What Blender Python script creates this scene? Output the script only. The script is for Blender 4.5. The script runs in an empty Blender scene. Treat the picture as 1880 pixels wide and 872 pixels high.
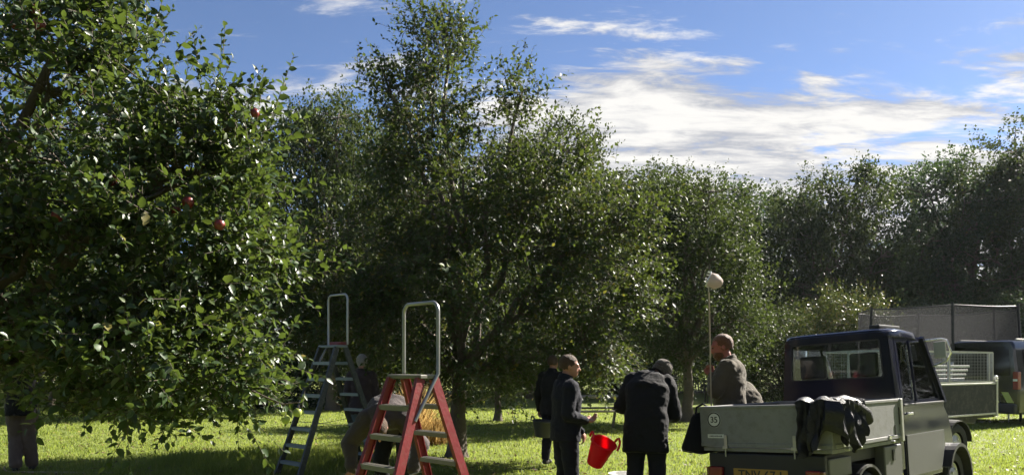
import bpy, bmesh, math, random
import numpy as np
from mathutils import Vector, Matrix, Euler, noise as mnoise

R = math.radians
random.seed(7)
rng = np.random.default_rng(11)
scene = bpy.context.scene
COL = scene.collection

# ------------------------------------------------------------------ camera
FPX = 1358.0
EYE = 1.5
HZ = 672.0
cam_d = bpy.data.cameras.new('camera')
cam = bpy.data.objects.new('camera', cam_d)
COL.objects.link(cam)
cam.location = (0, 0, EYE)
cam.rotation_euler = (R(90), 0, 0)
cam_d.sensor_width = 36.0
cam_d.lens = 36.0 * FPX / 1880.0
cam_d.shift_y = (HZ - 436.0) / 1880.0
cam_d.clip_start = 0.05
cam_d.clip_end = 3000
scene.camera = cam

# ------------------------------------------------------------------ light, sky, exposure
SUN_AZ = 56.0      # degrees to the right of the view direction
SUN_EL = 35.0
sun_d = bpy.data.lights.new('sun', 'SUN')
sun_d.energy = 5.0
sun_d.angle = R(0.5)
sun_d.color = (1.0, 0.93, 0.82)
sun = bpy.data.objects.new('sun', sun_d)
COL.objects.link(sun)
sdir = Vector((math.sin(R(SUN_AZ)) * math.cos(R(SUN_EL)), math.cos(R(SUN_AZ)) * math.cos(R(SUN_EL)), math.sin(R(SUN_EL))))
sun.rotation_euler = sdir.to_track_quat('Z', 'Y').to_euler()
scene.view_settings.view_transform = 'Standard'
scene.view_settings.look = 'None'
scene.view_settings.gamma = 1.0
scene.view_settings.use_curve_mapping = False
scene.view_settings.exposure = 2.0
SKY_STRENGTH = 0.05
CLOUD_STRENGTH = 0.25

world = bpy.data.worlds.new('World')
scene.world = world
world.use_nodes = True
wt = world.node_tree
wt.nodes.clear()


def nd(t, typ, ins=None, **props):
    n = t.nodes.new(typ)
    for k, v in props.items():
        setattr(n, k, v)
    for k, v in (ins or {}).items():
        s = n.inputs[k]
        if isinstance(v, bpy.types.NodeSocket):
            t.links.new(v, s)
        else:
            s.default_value = v
    return n


def mth(t, op, a, b=0.0, c=None, clamp=False):
    ins = {0: a, 1: b}
    if c is not None:
        ins[2] = c
    n = nd(t, 'ShaderNodeMath', ins, operation=op)
    n.use_clamp = clamp
    return n.outputs[0]


def sstep(t, v, lo, hi):
    n = nd(t, 'ShaderNodeMapRange', {0: v, 1: lo, 2: hi, 3: 0.0, 4: 1.0}, interpolation_type='SMOOTHSTEP')
    return n.outputs[0]


def build_world():
    t = wt
    sky = nd(t, 'ShaderNodeTexSky', sky_type='NISHITA')
    sky.sun_disc = False
    sky.sun_elevation = R(SUN_EL)
    sky.sun_rotation = R(SUN_AZ)
    sky.air_density = 0.6
    sky.dust_density = 0.5
    sky.ozone_density = 2.6
    sky.altitude = 1800.0
    tc = nd(t, 'ShaderNodeTexCoord')
    sp = nd(t, 'ShaderNodeSeparateXYZ', {0: tc.outputs['Generated']})
    x, y, z = sp.outputs[0], sp.outputs[1], sp.outputs[2]
    zc = mth(t, 'ADD', mth(t, 'MAXIMUM', z, 0.0), 0.13)
    u = mth(t, 'DIVIDE', x, zc)
    v = mth(t, 'DIVIDE', y, zc)
    uv = nd(t, 'ShaderNodeCombineXYZ', {0: u, 1: v, 2: 0.0}).outputs[0]
    def fbm(loc, rot, scl, scale, rough=0.6, dist=0.4, detail=12.0):
        m = nd(t, 'ShaderNodeMapping', {'Vector': uv, 'Location': loc, 'Rotation': (0, 0, R(rot)), 'Scale': scl}).outputs[0]
        return nd(t, 'ShaderNodeTexNoise', {'Vector': m, 'Scale': scale, 'Detail': detail, 'Roughness': rough, 'Distortion': dist}).outputs[0]
    n1 = fbm((0.4, 6.1, 0), -14, (0.75, 1.7, 1), 1.5)
    n2 = fbm((7.7, 11.0, 0), 38, (0.9, 2.3, 1), 1.3, 0.64, 0.5)
    n3 = fbm((1.7, 9.2, 0), -8, (0.7, 1.9, 1), 2.4, 0.62, 0.5)
    n4 = fbm((5.5, 2.2, 0), -10, (0.8, 2.2, 1), 5.0, 0.66, 0.6)
    # a broken cloud bank low in the sky, open blue with wisps above it
    nz = mth(t, 'ADD', mth(t, 'MULTIPLY', mth(t, 'SUBTRACT', n1, 0.5), 0.52), mth(t, 'MULTIPLY', mth(t, 'SUBTRACT', n4, 0.5), 0.20))
    zz = mth(t, 'ADD', z, mth(t, 'MULTIPLY', mth(t, 'MAXIMUM', mth(t, 'SUBTRACT', x, 0.15), 0.0), 0.13))
    zz = mth(t, 'ADD', zz, mth(t, 'MULTIPLY', mth(t, 'MAXIMUM', mth(t, 'SUBTRACT', 0.06, x), 0.0), 0.45))
    low = sstep(t, mth(t, 'SUBTRACT', zz, nz), 0.395, 0.33)
    holes = sstep(t, mth(t, 'ADD', mth(t, 'MULTIPLY', n3, 0.7), mth(t, 'MULTIPLY', n4, 0.3)), 0.34, 0.46)
    bank = mth(t, 'MULTIPLY', low, mth(t, 'ADD', 0.30, mth(t, 'MULTIPLY', holes, 0.70)))
    wisp = mth(t, 'MULTIPLY', sstep(t, mth(t, 'ADD', mth(t, 'MULTIPLY', n2, 0.75), mth(t, 'MULTIPLY', n4, 0.25)), 0.51, 0.64), 0.95)
    amt = mth(t, 'MAXIMUM', bank, wisp, clamp=True)
    sh = mth(t, 'ADD', mth(t, 'MULTIPLY', n3, 0.55), mth(t, 'MULTIPLY', n4, 0.45))
    shade = nd(t, 'ShaderNodeMixRGB', {0: sstep(t, sh, 0.40, 0.58), 1: (0.50, 0.52, 0.58, 1), 2: (1.0, 0.985, 0.95, 1)}).outputs[0]
    hsv = nd(t, 'ShaderNodeHueSaturation', {'Hue': 0.5, 'Saturation': 0.97, 'Value': 1.06, 'Color': sky.outputs[0]}).outputs[0]
    b1 = nd(t, 'ShaderNodeBackground', {0: hsv, 1: SKY_STRENGTH})
    b2 = nd(t, 'ShaderNodeBackground', {0: shade, 1: CLOUD_STRENGTH})
    mx = nd(t, 'ShaderNodeMixShader', {0: amt, 1: b1.outputs[0], 2: b2.outputs[0]})
    out = nd(t, 'ShaderNodeOutputWorld')
    t.links.new(mx.outputs[0], out.inputs[0])


build_world()
scene.cycles.use_denoising = True
scene.cycles.max_bounces = 8
scene.cycles.transparent_max_bounces = 16
scene.cycles.caustics_reflective = False
scene.cycles.caustics_refractive = False


def P(px, py, Y):
    """point at depth Y metres that the photograph shows at pixel px, py"""
    return Vector(((px - 940.0) / FPX * Y, Y, EYE - (py - HZ) / FPX * Y))


# ------------------------------------------------------------------ materials
def new_mat(name):
    m = bpy.data.materials.new(name)
    m.use_nodes = True
    m.node_tree.nodes.clear()
    return m, m.node_tree


def mat(name, col, rough=0.6, metal=0.0, var=0.15, scale=6.0, bump=0.0, bscale=40.0, spec=0.5, coat=0.0, dirt=None, sheen=0.0):
    m, t = new_mat(name)
    tc = nd(t, 'ShaderNodeTexCoord').outputs['Object']
    n = nd(t, 'ShaderNodeTexNoise', {'Vector': tc, 'Scale': scale, 'Detail': 6.0, 'Roughness': 0.6}).outputs[0]
    c0 = tuple(max(0, c * (1 - var)) for c in col) + (1,)
    c1 = tuple(min(1, c * (1 + var)) for c in col) + (1,)
    c = nd(t, 'ShaderNodeMixRGB', {0: n, 1: c0, 2: c1}).outputs[0]
    if dirt:
        n4 = nd(t, 'ShaderNodeTexNoise', {'Vector': tc, 'Scale': scale * 2.3, 'Detail': 9.0, 'Roughness': 0.7}).outputs[0]
        c = nd(t, 'ShaderNodeMixRGB', {0: mth(t, 'MULTIPLY', sstep(t, n4, 0.45, 0.7), 0.6), 1: c, 2: tuple(dirt) + (1,)}).outputs[0]
    r = mth(t, 'ADD', rough - 0.08, mth(t, 'MULTIPLY', n, 0.16))
    ins = {'Base Color': c, 'Roughness': r, 'Metallic': metal, 'Specular IOR Level': spec, 'Coat Weight': coat, 'Sheen Weight': sheen, 'Sheen Roughness': 0.35}
    p = nd(t, 'ShaderNodeBsdfPrincipled', ins)
    if bump:
        n5 = nd(t, 'ShaderNodeTexNoise', {'Vector': tc, 'Scale': bscale, 'Detail': 5.0}).outputs[0]
        b = nd(t, 'ShaderNodeBump', {'Strength': bump, 'Distance': 0.02, 'Height': n5})
        t.links.new(b.outputs[0], p.inputs['Normal'])
    o = nd(t, 'ShaderNodeOutputMaterial')
    t.links.new(p.outputs[0], o.inputs[0])
    return m


def leaf_mat(name, ramp, rough=0.36, trans=0.35, tcol=(0.20, 0.30, 0.03), single=False, spec=0.5):
    m, t = new_mat(name)
    if single:
        f = nd(t, 'ShaderNodeObjectInfo').outputs['Random']
    else:
        f = nd(t, 'ShaderNodeAttribute', attribute_name='tint').outputs['Fac']
    cr = nd(t, 'ShaderNodeValToRGB', {0: f})
    e = cr.color_ramp.elements
    e[0].position, e[0].color = ramp[0][0], ramp[0][1] + (1,)
    e[1].position, e[1].color = ramp[-1][0], ramp[-1][1] + (1,)
    for pos, c in ramp[1:-1]:
        x = e.new(pos)
        x.color = c + (1,)
    p = nd(t, 'ShaderNodeBsdfPrincipled', {'Base Color': cr.outputs[0], 'Roughness': rough, 'Specular IOR Level': spec})
    tr_c = nd(t, 'ShaderNodeMixRGB', {0: 0.6, 1: cr.outputs[0], 2: tcol + (1,)}).outputs[0]
    tr = nd(t, 'ShaderNodeBsdfTranslucent', {0: tr_c})
    mx = nd(t, 'ShaderNodeMixShader', {0: trans, 1: p.outputs[0], 2: tr.outputs[0]})
    o = nd(t, 'ShaderNodeOutputMaterial')
    t.links.new(mx.outputs[0], o.inputs[0])
    return m


def glass_mat(name, tint, gloss=1.0):
    m, t = new_mat(name)
    fr = nd(t, 'ShaderNodeFresnel', {'IOR': 1.45}).outputs[0]
    tp = nd(t, 'ShaderNodeBsdfTransparent', {0: tint + (1,)})
    gl = nd(t, 'ShaderNodeBsdfGlossy', {0: (0.9, 0.92, 0.95, 1), 'Roughness': 0.03})
    mx = nd(t, 'ShaderNodeMixShader', {0: mth(t, 'MULTIPLY', fr, gloss, clamp=True), 1: tp.outputs[0], 2: gl.outputs[0]})
    o = nd(t, 'ShaderNodeOutputMaterial')
    t.links.new(mx.outputs[0], o.inputs[0])
    return m


def net_mat(name, col, cover, scale=60.0):
    m, t = new_mat(name)
    df = nd(t, 'ShaderNodeBsdfDiffuse', {0: col + (1,)})
    tr = nd(t, 'ShaderNodeBsdfTranslucent', {0: col + (1,)})
    m1 = nd(t, 'ShaderNodeMixShader', {0: 0.45, 1: df.outputs[0], 2: tr.outputs[0]})
    tp = nd(t, 'ShaderNodeBsdfTransparent')
    mx = nd(t, 'ShaderNodeMixShader', {0: cover, 1: tp.outputs[0], 2: m1.outputs[0]})
    o = nd(t, 'ShaderNodeOutputMaterial')
    t.links.new(mx.outputs[0], o.inputs[0])
    return m


M = {}
M['bark'] = mat('bark', (0.085, 0.068, 0.05), 0.9, var=0.45, scale=9, bump=0.9, bscale=28)
M['twig'] = mat('twig', (0.07, 0.055, 0.04), 0.85, var=0.3)
APPLE_RAMP = [(0.0, (0.016, 0.030, 0.010)), (0.45, (0.030, 0.058, 0.017)), (0.8, (0.050, 0.086, 0.025)), (0.96, (0.085, 0.115, 0.030)), (1.0, (0.20, 0.16, 0.035))]
ORCH_RAMP = [(0.0, (0.013, 0.029, 0.010)), (0.45, (0.024, 0.050, 0.015)), (0.8, (0.042, 0.073, 0.021)), (0.93, (0.085, 0.105, 0.028)), (1.0, (0.25, 0.19, 0.035))]
FAR_RAMP = [(0.0, (0.013, 0.025, 0.011)), (0.5, (0.025, 0.043, 0.016)), (0.85, (0.043, 0.062, 0.022)), (1.0, (0.09, 0.085, 0.030))]
DARK_RAMP = [(0.0, (0.008, 0.022, 0.012)), (0.5, (0.017, 0.040, 0.019)), (0.9, (0.034, 0.062, 0.026)), (1.0, (0.075, 0.080, 0.03))]
YEL_RAMP = [(0.0, (0.022, 0.040, 0.012)), (0.5, (0.042, 0.066, 0.018)), (0.85, (0.07, 0.088, 0.026)), (1.0, (0.18, 0.13, 0.045))]
M['leaf_near'] = leaf_mat('leaf_near', APPLE_RAMP, 0.42, 0.32, (0.14, 0.195, 0.024), spec=0.5)
M['leaf_single'] = leaf_mat('leaf_single', APPLE_RAMP, 0.42, 0.32, (0.14, 0.195, 0.024), single=True, spec=0.5)
M['leaf_orch'] = leaf_mat('leaf_orch', ORCH_RAMP, 0.52, 0.32, (0.135, 0.175, 0.022), spec=0.26)
M['leaf_orch_single'] = leaf_mat('leaf_orch_single', ORCH_RAMP, 0.52, 0.32, (0.135, 0.175, 0.022), single=True, spec=0.26)
M['leaf_far'] = leaf_mat('leaf_far', FAR_RAMP, 0.56, 0.30, (0.10, 0.135, 0.024), spec=0.12)
M['leaf_dark'] = leaf_mat('leaf_dark', DARK_RAMP, 0.5, 0.36, (0.085, 0.135, 0.032), spec=0.16)
M['leaf_yel'] = leaf_mat('leaf_yel', YEL_RAMP, 0.40, 0.30, (0.11, 0.13, 0.026), spec=0.18)
M['grass'] = leaf_mat('grass', [(0.0, (0.07, 0.10, 0.016)), (0.5, (0.135, 0.18, 0.030)), (0.85, (0.22, 0.25, 0.055)), (1.0, (0.36, 0.31, 0.11))], 0.55, 0.5, (0.34, 0.42, 0.06), spec=0.3)
M['drygrass'] = leaf_mat('drygrass', [(0.0, (0.24, 0.15, 0.06)), (0.6, (0.42, 0.28, 0.11)), (1.0, (0.58, 0.44, 0.20))], 0.6, 0.45, (0.55, 0.36, 0.12), spec=0.2)
M['apple_red'] = mat('apple_red', (0.15, 0.018, 0.016), 0.38, var=0.6, scale=14)
M['apple_green'] = mat('apple_green', (0.30, 0.36, 0.08), 0.35, var=0.25, scale=14)
M['red_paint'] = mat('red_paint', (0.18, 0.010, 0.014), 0.48, var=0.3, scale=9, dirt=(0.17, 0.05, 0.04), bump=0.12)
M['alu'] = mat('alu', (0.45, 0.45, 0.44), 0.42, metal=0.75, var=0.15, scale=12, dirt=(0.30, 0.28, 0.22))
M['tube'] = mat('tube', (0.34, 0.34, 0.335), 0.36, metal=0.85, var=0.1)
M['tread_grey'] = mat('tread_grey', (0.16, 0.155, 0.135), 0.55, metal=0.3, var=0.25, scale=16, dirt=(0.14, 0.13, 0.09))
M['green_paint'] = mat('green_paint', (0.012, 0.018, 0.020), 0.5, var=0.3, scale=9, dirt=(0.09, 0.09, 0.07))
M['tread_blue'] = mat('tread_blue', (0.15, 0.18, 0.20), 0.45, metal=0.4, var=0.2, scale=12)
M['black_plastic'] = mat('black_plastic', (0.018, 0.018, 0.02), 0.5, var=0.25)
M['rubber'] = mat('rubber', (0.02, 0.02, 0.021), 0.75, var=0.3, scale=20, bump=0.3)
M['navy_paint'] = mat('navy_paint', (0.010, 0.011, 0.026), 0.11, var=0.25, coat=0.0, scale=3, spec=0.35, dirt=(0.020, 0.019, 0.022))
M['chassis'] = mat('chassis', (0.016, 0.016, 0.018), 0.55, var=0.3)
M['tray_alu'] = mat('tray_alu', (0.20, 0.20, 0.20), 0.6, metal=0.1, var=0.12, scale=5, dirt=(0.13, 0.125, 0.11), bump=0.08)
M['steel_bright'] = mat('steel_bright', (0.7, 0.7, 0.7), 0.28, metal=0.9, var=0.1)
M['plate_yellow'] = mat('plate_yellow', (0.36, 0.21, 0.03), 0.5, var=0.06)
M['ink'] = mat('ink', (0.015, 0.015, 0.015), 0.5, var=0.1)
M['white_vinyl'] = mat('white_vinyl', (0.62, 0.62, 0.60), 0.45, var=0.06)
M['lens_red'] = mat('lens_red', (0.20, 0.010, 0.010), 0.25, var=0.2, coat=0.4)
M['lens_orange'] = mat('lens_orange', (0.16, 0.05, 0.012), 0.25, var=0.2)
M['lens_clear'] = mat('lens_clear', (0.7, 0.72, 0.72), 0.15, var=0.1, coat=0.6)
M['seat'] = mat('seat', (0.02, 0.02, 0.022), 0.6, var=0.3)
M['dash'] = mat('dash', (0.36, 0.36, 0.35), 0.6, var=0.1)
M['door_grey'] = mat('door_grey', (0.085, 0.085, 0.083), 0.5, var=0.15, scale=4)  # grey trim, also the ground reflection painted on the lower doors
M['glass'] = glass_mat('glass', (0.93, 0.95, 0.95))
M['glass_tint'] = glass_mat('glass_tint', (0.22, 0.26, 0.30), 1.4)
M['van_paint'] = mat('van_paint', (0.010, 0.012, 0.018), 0.2, var=0.2, coat=0.6, scale=2)
M['chevron'] = mat('chevron', (0.50, 0.56, 0.16), 0.5, var=0.1)
M['trailer_grey'] = mat('trailer_grey', (0.022, 0.022, 0.024), 0.75, var=0.25, dirt=(0.11, 0.10, 0.09))
M['net'] = net_mat('net', (0.042, 0.043, 0.045), 0.6)
M['mesh_wire'] = mat('mesh_wire', (0.30, 0.30, 0.29), 0.45, metal=0.6, var=0.1)
M['pole_dark'] = mat('pole_dark', (0.02, 0.02, 0.022), 0.6, var=0.2)
M['wood_grey'] = mat('wood_grey', (0.24, 0.20, 0.155), 0.8, var=0.3, scale=12, bump=0.3)
M['wood_dark'] = mat('wood_dark', (0.05, 0.042, 0.034), 0.8, var=0.35, scale=12, bump=0.3)
M['bamboo'] = mat('bamboo', (0.30, 0.24, 0.16), 0.5, var=0.15)
M['tub_red'] = leaf_mat('tub_red', [(0.0, (0.72, 0.006, 0.025)), (1.0, (0.76, 0.008, 0.03))], 0.42, 0.55, (0.9, 0.01, 0.04), spec=0.3)
M['tub_black'] = mat('tub_black', (0.02, 0.02, 0.022), 0.5, var=0.2)
M['white_plastic'] = mat('white_plastic', (0.75, 0.75, 0.73), 0.4, var=0.06)
M['bag_cloth'] = leaf_mat('bag_cloth', [(0.0, (0.62, 0.56, 0.52)), (1.0, (0.70, 0.65, 0.61))], 0.8, 0.25, (0.6, 0.52, 0.47), spec=0.2)
M['skin'] = mat('skin', (0.34, 0.16, 0.11), 0.55, var=0.12, scale=20)
M['skin_ruddy'] = mat('skin_ruddy', (0.26, 0.075, 0.050), 0.55, var=0.15, scale=20)
M['hair_brown'] = mat('hair_brown', (0.06, 0.035, 0.02), 0.6, var=0.4, scale=60, bump=0.8, bscale=120, spec=0.18, sheen=0.1)
M['hair_ginger'] = mat('hair_ginger', (0.12, 0.05, 0.02), 0.55, var=0.4, scale=70, bump=0.8, bscale=140, spec=0.18, sheen=0.35)
M['hair_white'] = mat('hair_white', (0.26, 0.24, 0.225), 0.6, var=0.2, scale=60, bump=0.8, bscale=120, spec=0.18, sheen=0.4)
M['eye'] = mat('eye', (0.03, 0.025, 0.02), 0.2, var=0.1)
M['cloth_navy'] = mat('cloth_navy', (0.011, 0.012, 0.019), 0.85, var=0.3, scale=18, bump=0.4, bscale=120, spec=0.15, sheen=0.05)
M['cloth_black'] = mat('cloth_black', (0.008, 0.008, 0.010), 0.8, var=0.3, scale=18, bump=0.4, bscale=120, spec=0.15, sheen=0.05)
M['jacket_nylon'] = mat('jacket_nylon', (0.008, 0.008, 0.012), 0.52, var=0.3, scale=12, bump=0.35, bscale=60, spec=0.35)
M['cloth_olive'] = mat('cloth_olive', (0.075, 0.062, 0.042), 0.85, var=0.2, scale=18, bump=0.4, bscale=120, spec=0.15, sheen=0.25)
M['cloth_jeans'] = mat('cloth_jeans', (0.09, 0.13, 0.17), 0.85, var=0.2, scale=20, bump=0.4, bscale=150, sheen=0.1)
M['cloth_brown'] = mat('cloth_brown', (0.045, 0.032, 0.030), 0.85, var=0.25, scale=20, bump=0.4, bscale=150, sheen=0.1)
M['cloth_plum'] = mat('cloth_plum', (0.03, 0.018, 0.021), 0.85, var=0.25, scale=20, bump=0.4, bscale=120, sheen=0.1)
M['cloth_tan'] = mat('cloth_tan', (0.10, 0.070, 0.055), 0.85, var=0.25, scale=20, bump=0.4, bscale=120, sheen=0.15)
M['knit_brown'] = mat('knit_brown', (0.075, 0.06, 0.045), 0.9, var=0.5, scale=45, bump=0.9, bscale=80, sheen=0.25)
M['shoe'] = mat('shoe', (0.02, 0.016, 0.013), 0.6, var=0.3)


def ground_mat():
    m, t = new_mat('lawn')
    tc = nd(t, 'ShaderNodeTexCoord').outputs['Object']
    n1 = nd(t, 'ShaderNodeTexNoise', {'Vector': tc, 'Scale': 0.55, 'Detail': 6.0, 'Roughness': 0.6}).outputs[0]
    n2 = nd(t, 'ShaderNodeTexNoise', {'Vector': tc, 'Scale': 9.0, 'Detail': 8.0, 'Roughness': 0.7}).outputs[0]
    n3 = nd(t, 'ShaderNodeTexNoise', {'Vector': tc, 'Scale': 60.0, 'Detail': 4.0, 'Roughness': 0.7}).outputs[0]
    c = nd(t, 'ShaderNodeMixRGB', {0: sstep(t, n1, 0.3, 0.7), 1: (0.115, 0.16, 0.028, 1), 2: (0.17, 0.205, 0.043, 1)}).outputs[0]
    c = nd(t, 'ShaderNodeMixRGB', {0: mth(t, 'MULTIPLY', sstep(t, n2, 0.5, 0.75), 0.5), 1: c, 2: (0.08, 0.12, 0.02, 1)}).outputs[0]
    c = nd(t, 'ShaderNodeMixRGB', {0: mth(t, 'MULTIPLY', sstep(t, n3, 0.45, 0.7), 0.45), 1: c, 2: (0.27, 0.265, 0.075, 1)}).outputs[0]
    p = nd(t, 'ShaderNodeBsdfPrincipled', {'Base Color': c, 'Roughness': 0.85, 'Specular IOR Level': 0.2})
    h = mth(t, 'ADD', mth(t, 'MULTIPLY', n2, 0.5), n3)
    b = nd(t, 'ShaderNodeBump', {'Strength': 0.7, 'Distance': 0.05, 'Height': h})
    t.links.new(b.outputs[0], p.inputs['Normal'])
    o = nd(t, 'ShaderNodeOutputMaterial')
    t.links.new(p.outputs[0], o.inputs[0])
    return m


M['lawn'] = ground_mat()


# ------------------------------------------------------------------ object helpers
def tag(o, label=None, cat=None, group=None, kind=None):
    if label:
        o['label'] = label
    if cat:
        o['category'] = cat
    if group:
        o['group'] = group
    if kind:
        o['kind'] = kind
    return o


def thing(name, loc, label, cat, rot=(0, 0, 0), group=None):
    o = bpy.data.objects.new(name, None)
    o.empty_display_size = 0.2
    COL.objects.link(o)
    o.location = loc
    o.rotation_euler = rot
    return tag(o, label, cat, group)


def link_mesh(name, me, material, parent=None):
    if material is not None and not me.materials:
        me.materials.append(material)
    o = bpy.data.objects.new(name, me)
    COL.objects.link(o)
    if parent is not None:
        o.parent = parent
    return o


def build(name, bm, material, parent=None, smooth=False, bevel=0.0, segs=2):
    if bevel > 0:
        bmesh.ops.bevel(bm, geom=[e for e in bm.edges if len(e.link_faces) == 2 and e.calc_face_angle(0) > 0.6],
                        offset=bevel, segments=segs, affect='EDGES', profile=0.5, clamp_overlap=True)
    bmesh.ops.recalc_face_normals(bm, faces=bm.faces[:])
    me = bpy.data.meshes.new(name)
    bm.to_mesh(me)
    bm.free()
    if smooth:
        for p in me.polygons:
            p.use_smooth = True
        try:
            me.set_sharp_from_angle(angle=R(38))
        except Exception:
            pass
    return link_mesh(name, me, material, parent)


def box(bm, c, s, rot=None):
    mt = Matrix.Translation(Vector(c)) @ (rot.to_4x4() if rot is not None else Matrix.Identity(4)) @ Matrix.Diagonal((s[0], s[1], s[2], 1))
    return bmesh.ops.create_cube(bm, size=1.0, matrix=mt)['verts']


def beam(bm, a, b, w, h, side=None, w2=None, h2=None):
    """rectangular beam from a to b; w along side, h across"""
    a, b = Vector(a), Vector(b)
    d = (b - a).normalized()
    s = Vector(side) if side is not None else (Vector((0, 0, 1)) if abs(d.z) < 0.9 else Vector((1, 0, 0)))
    s = (s - d * s.dot(d)).normalized()
    n = d.cross(s)
    w2 = w if w2 is None else w2
    h2 = h if h2 is None else h2
    vs = []
    for p, ww, hh in ((a, w, h), (b, w2, h2)):
        for sx, sy in ((-1, -1), (1, -1), (1, 1), (-1, 1)):
            vs.append(bm.verts.new(p + s * (sx * ww / 2) + n * (sy * hh / 2)))
    for f in ((0, 1, 2, 3), (7, 6, 5, 4), (0, 4, 5, 1), (1, 5, 6, 2), (2, 6, 7, 3), (3, 7, 4, 0)):
        bm.faces.new([vs[i] for i in f])


def tube(bm, pts, radii, segs=8, cap=True):
    pts = [Vector(p) for p in pts]
    if not hasattr(radii, '__len__'):
        radii = [radii] * len(pts)
    rings = []
    ref = None
    for i, p in enumerate(pts):
        d = (pts[min(i + 1, len(pts) - 1)] - pts[max(i - 1, 0)]).normalized()
        if ref is None:
            ref = Vector((0, 0, 1)) if abs(d.z) < 0.9 else Vector((1, 0, 0))
        s = (ref - d * ref.dot(d)).normalized()
        n = d.cross(s)
        ref = s
        rings.append([bm.verts.new(p + (s * math.cos(a) + n * math.sin(a)) * radii[i]) for a in [2 * math.pi * k / segs for k in range(segs)]])
    for r0, r1 in zip(rings, rings[1:]):
        for k in range(segs):
            bm.faces.new((r0[k], r0[(k + 1) % segs], r1[(k + 1) % segs], r1[k]))
    if cap:
        bm.faces.new(rings[0][::-1])
        bm.faces.new(rings[-1])


def lathe(bm, prof, segs=24, mtx=None, cap=False):
    """prof: (r, z) pairs, round z"""
    mtx = mtx or Matrix.Identity(4)
    rings = []
    for r, z in prof:
        rings.append([bm.verts.new(mtx @ Vector((r * math.cos(2 * math.pi * k / segs), r * math.sin(2 * math.pi * k / segs), z))) for k in range(segs)])
    for r0, r1 in zip(rings, rings[1:]):
        for k in range(segs):
            bm.faces.new((r0[k], r0[(k + 1) % segs], r1[(k + 1) % segs], r1[k]))
    if cap:
        bm.faces.new(rings[0][::-1])
        bm.faces.new(rings[-1])


def prism(bm, pts, vec):
    a = [bm.verts.new(Vector(p)) for p in pts]
    b = [bm.verts.new(Vector(p) + Vector(vec)) for p in pts]
    bm.faces.new(a[::-1])
    bm.faces.new(b)
    n = len(a)
    for k in range(n):
        bm.faces.new((a[k], a[(k + 1) % n], b[(k + 1) % n], b[k]))


def frame(bm, outer, inner, vec):
    """closed ring between two outlines of equal length, given a thickness"""
    v = Vector(vec)
    o0 = [bm.verts.new(Vector(p)) for p in outer]
    i0 = [bm.verts.new(Vector(p)) for p in inner]
    o1 = [bm.verts.new(Vector(p) + v) for p in outer]
    i1 = [bm.verts.new(Vector(p) + v) for p in inner]
    n = len(outer)
    for k in range(n):
        j = (k + 1) % n
        bm.faces.new((o0[k], o0[j], i0[j], i0[k]))
        bm.faces.new((o1[j], o1[k], i1[k], i1[j]))
        bm.faces.new((o0[j], o0[k], o1[k], o1[j]))
        bm.faces.new((i0[k], i0[j], i1[j], i1[k]))


def rrect(cx, cz, hw, hz, r, n=5, top=None):
    """rounded rectangle outline; top = half width at the top edge"""
    top = hw if top is None else top
    out = []
    for sx, sz, a0 in ((1, -1, -90), (1, 1, 0), (-1, 1, 90), (-1, -1, 180)):
        w = top if sz > 0 else hw
        for k in range(n + 1):
            a = R(a0 + 90 * k / n)
            out.append((cx + sx * (w - r) + r * math.cos(a), cz + sz * (hz - r) + r * math.sin(a)))
    return out


def text_mesh(name, body, size, mtx, material, parent, depth=0.0015, align='CENTER'):
    cu = bpy.data.curves.new(name, 'FONT')
    cu.body = body
    cu.size = size
    cu.extrude = depth
    cu.align_x = align
    cu.align_y = 'CENTER'
    cu.offset = size * 0.012
    t = bpy.data.objects.new(name, cu)
    COL.objects.link(t)
    dg = bpy.context.evaluated_depsgraph_get()
    me = bpy.data.meshes.new_from_object(t.evaluated_get(dg))
    bpy.data.objects.remove(t)
    bpy.data.curves.remove(cu)
    me.transform(mtx)
    me.materials.clear()
    return link_mesh(name, me, material, parent)


def tri_mesh(name, verts, tris, tint=None, smooth=False):
    me = bpy.data.meshes.new(name)
    nv, nf = len(verts), len(tris)
    me.vertices.add(nv)
    me.vertices.foreach_set('co', np.ascontiguousarray(verts, dtype=np.float32).ravel())
    me.loops.add(nf * 3)
    me.loops.foreach_set('vertex_index', np.ascontiguousarray(tris, dtype=np.int32).ravel())
    me.polygons.add(nf)
    me.polygons.foreach_set('loop_start', np.arange(0, nf * 3, 3, dtype=np.int32))
    if tint is not None:
        at = me.attributes.new('tint', 'FLOAT', 'FACE')
        at.data.foreach_set('value', np.ascontiguousarray(tint, dtype=np.float32))
    me.update(calc_edges=True)
    if smooth:
        me.polygons.foreach_set('use_smooth', np.ones(nf, dtype=bool))
    return me


# ------------------------------------------------------------------ foliage
LEAF = {
    'near': (np.array([(0, 0, 0), (-.5, .3, .16), (-.42, .66, .13), (0, 1, -.16), (.42, .66, .13), (.5, .3, .16), (0, .3, 0), (0, .66, -.05)]),
             np.array([(0, 6, 1), (1, 6, 7), (1, 7, 2), (2, 7, 3), (0, 5, 6), (5, 4, 7), (5, 7, 6), (4, 3, 7)])),
    'mid': (np.array([(0, 0, 0), (-.5, .42, .14), (0, 1, -.14), (.5, .42, .14), (0, .45, 0)]),
            np.array([(0, 4, 1), (1, 4, 2), (0, 3, 4), (3, 2, 4)])),
    'far': (np.array([(0, 0, 0), (-.5, .45, .12), (0, 1, -.06), (.5, .45, .12)]),
            np.array([(0, 2, 1), (0, 3, 2)])),
}


def unit(a):
    return a / np.maximum(np.linalg.norm(a, axis=-1, keepdims=True), 1e-9)


def leaf_frames(d, n):
    d = unit(d)
    s = unit(np.cross(d, n))
    n2 = np.cross(s, d)
    return s, d, n2


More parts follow.
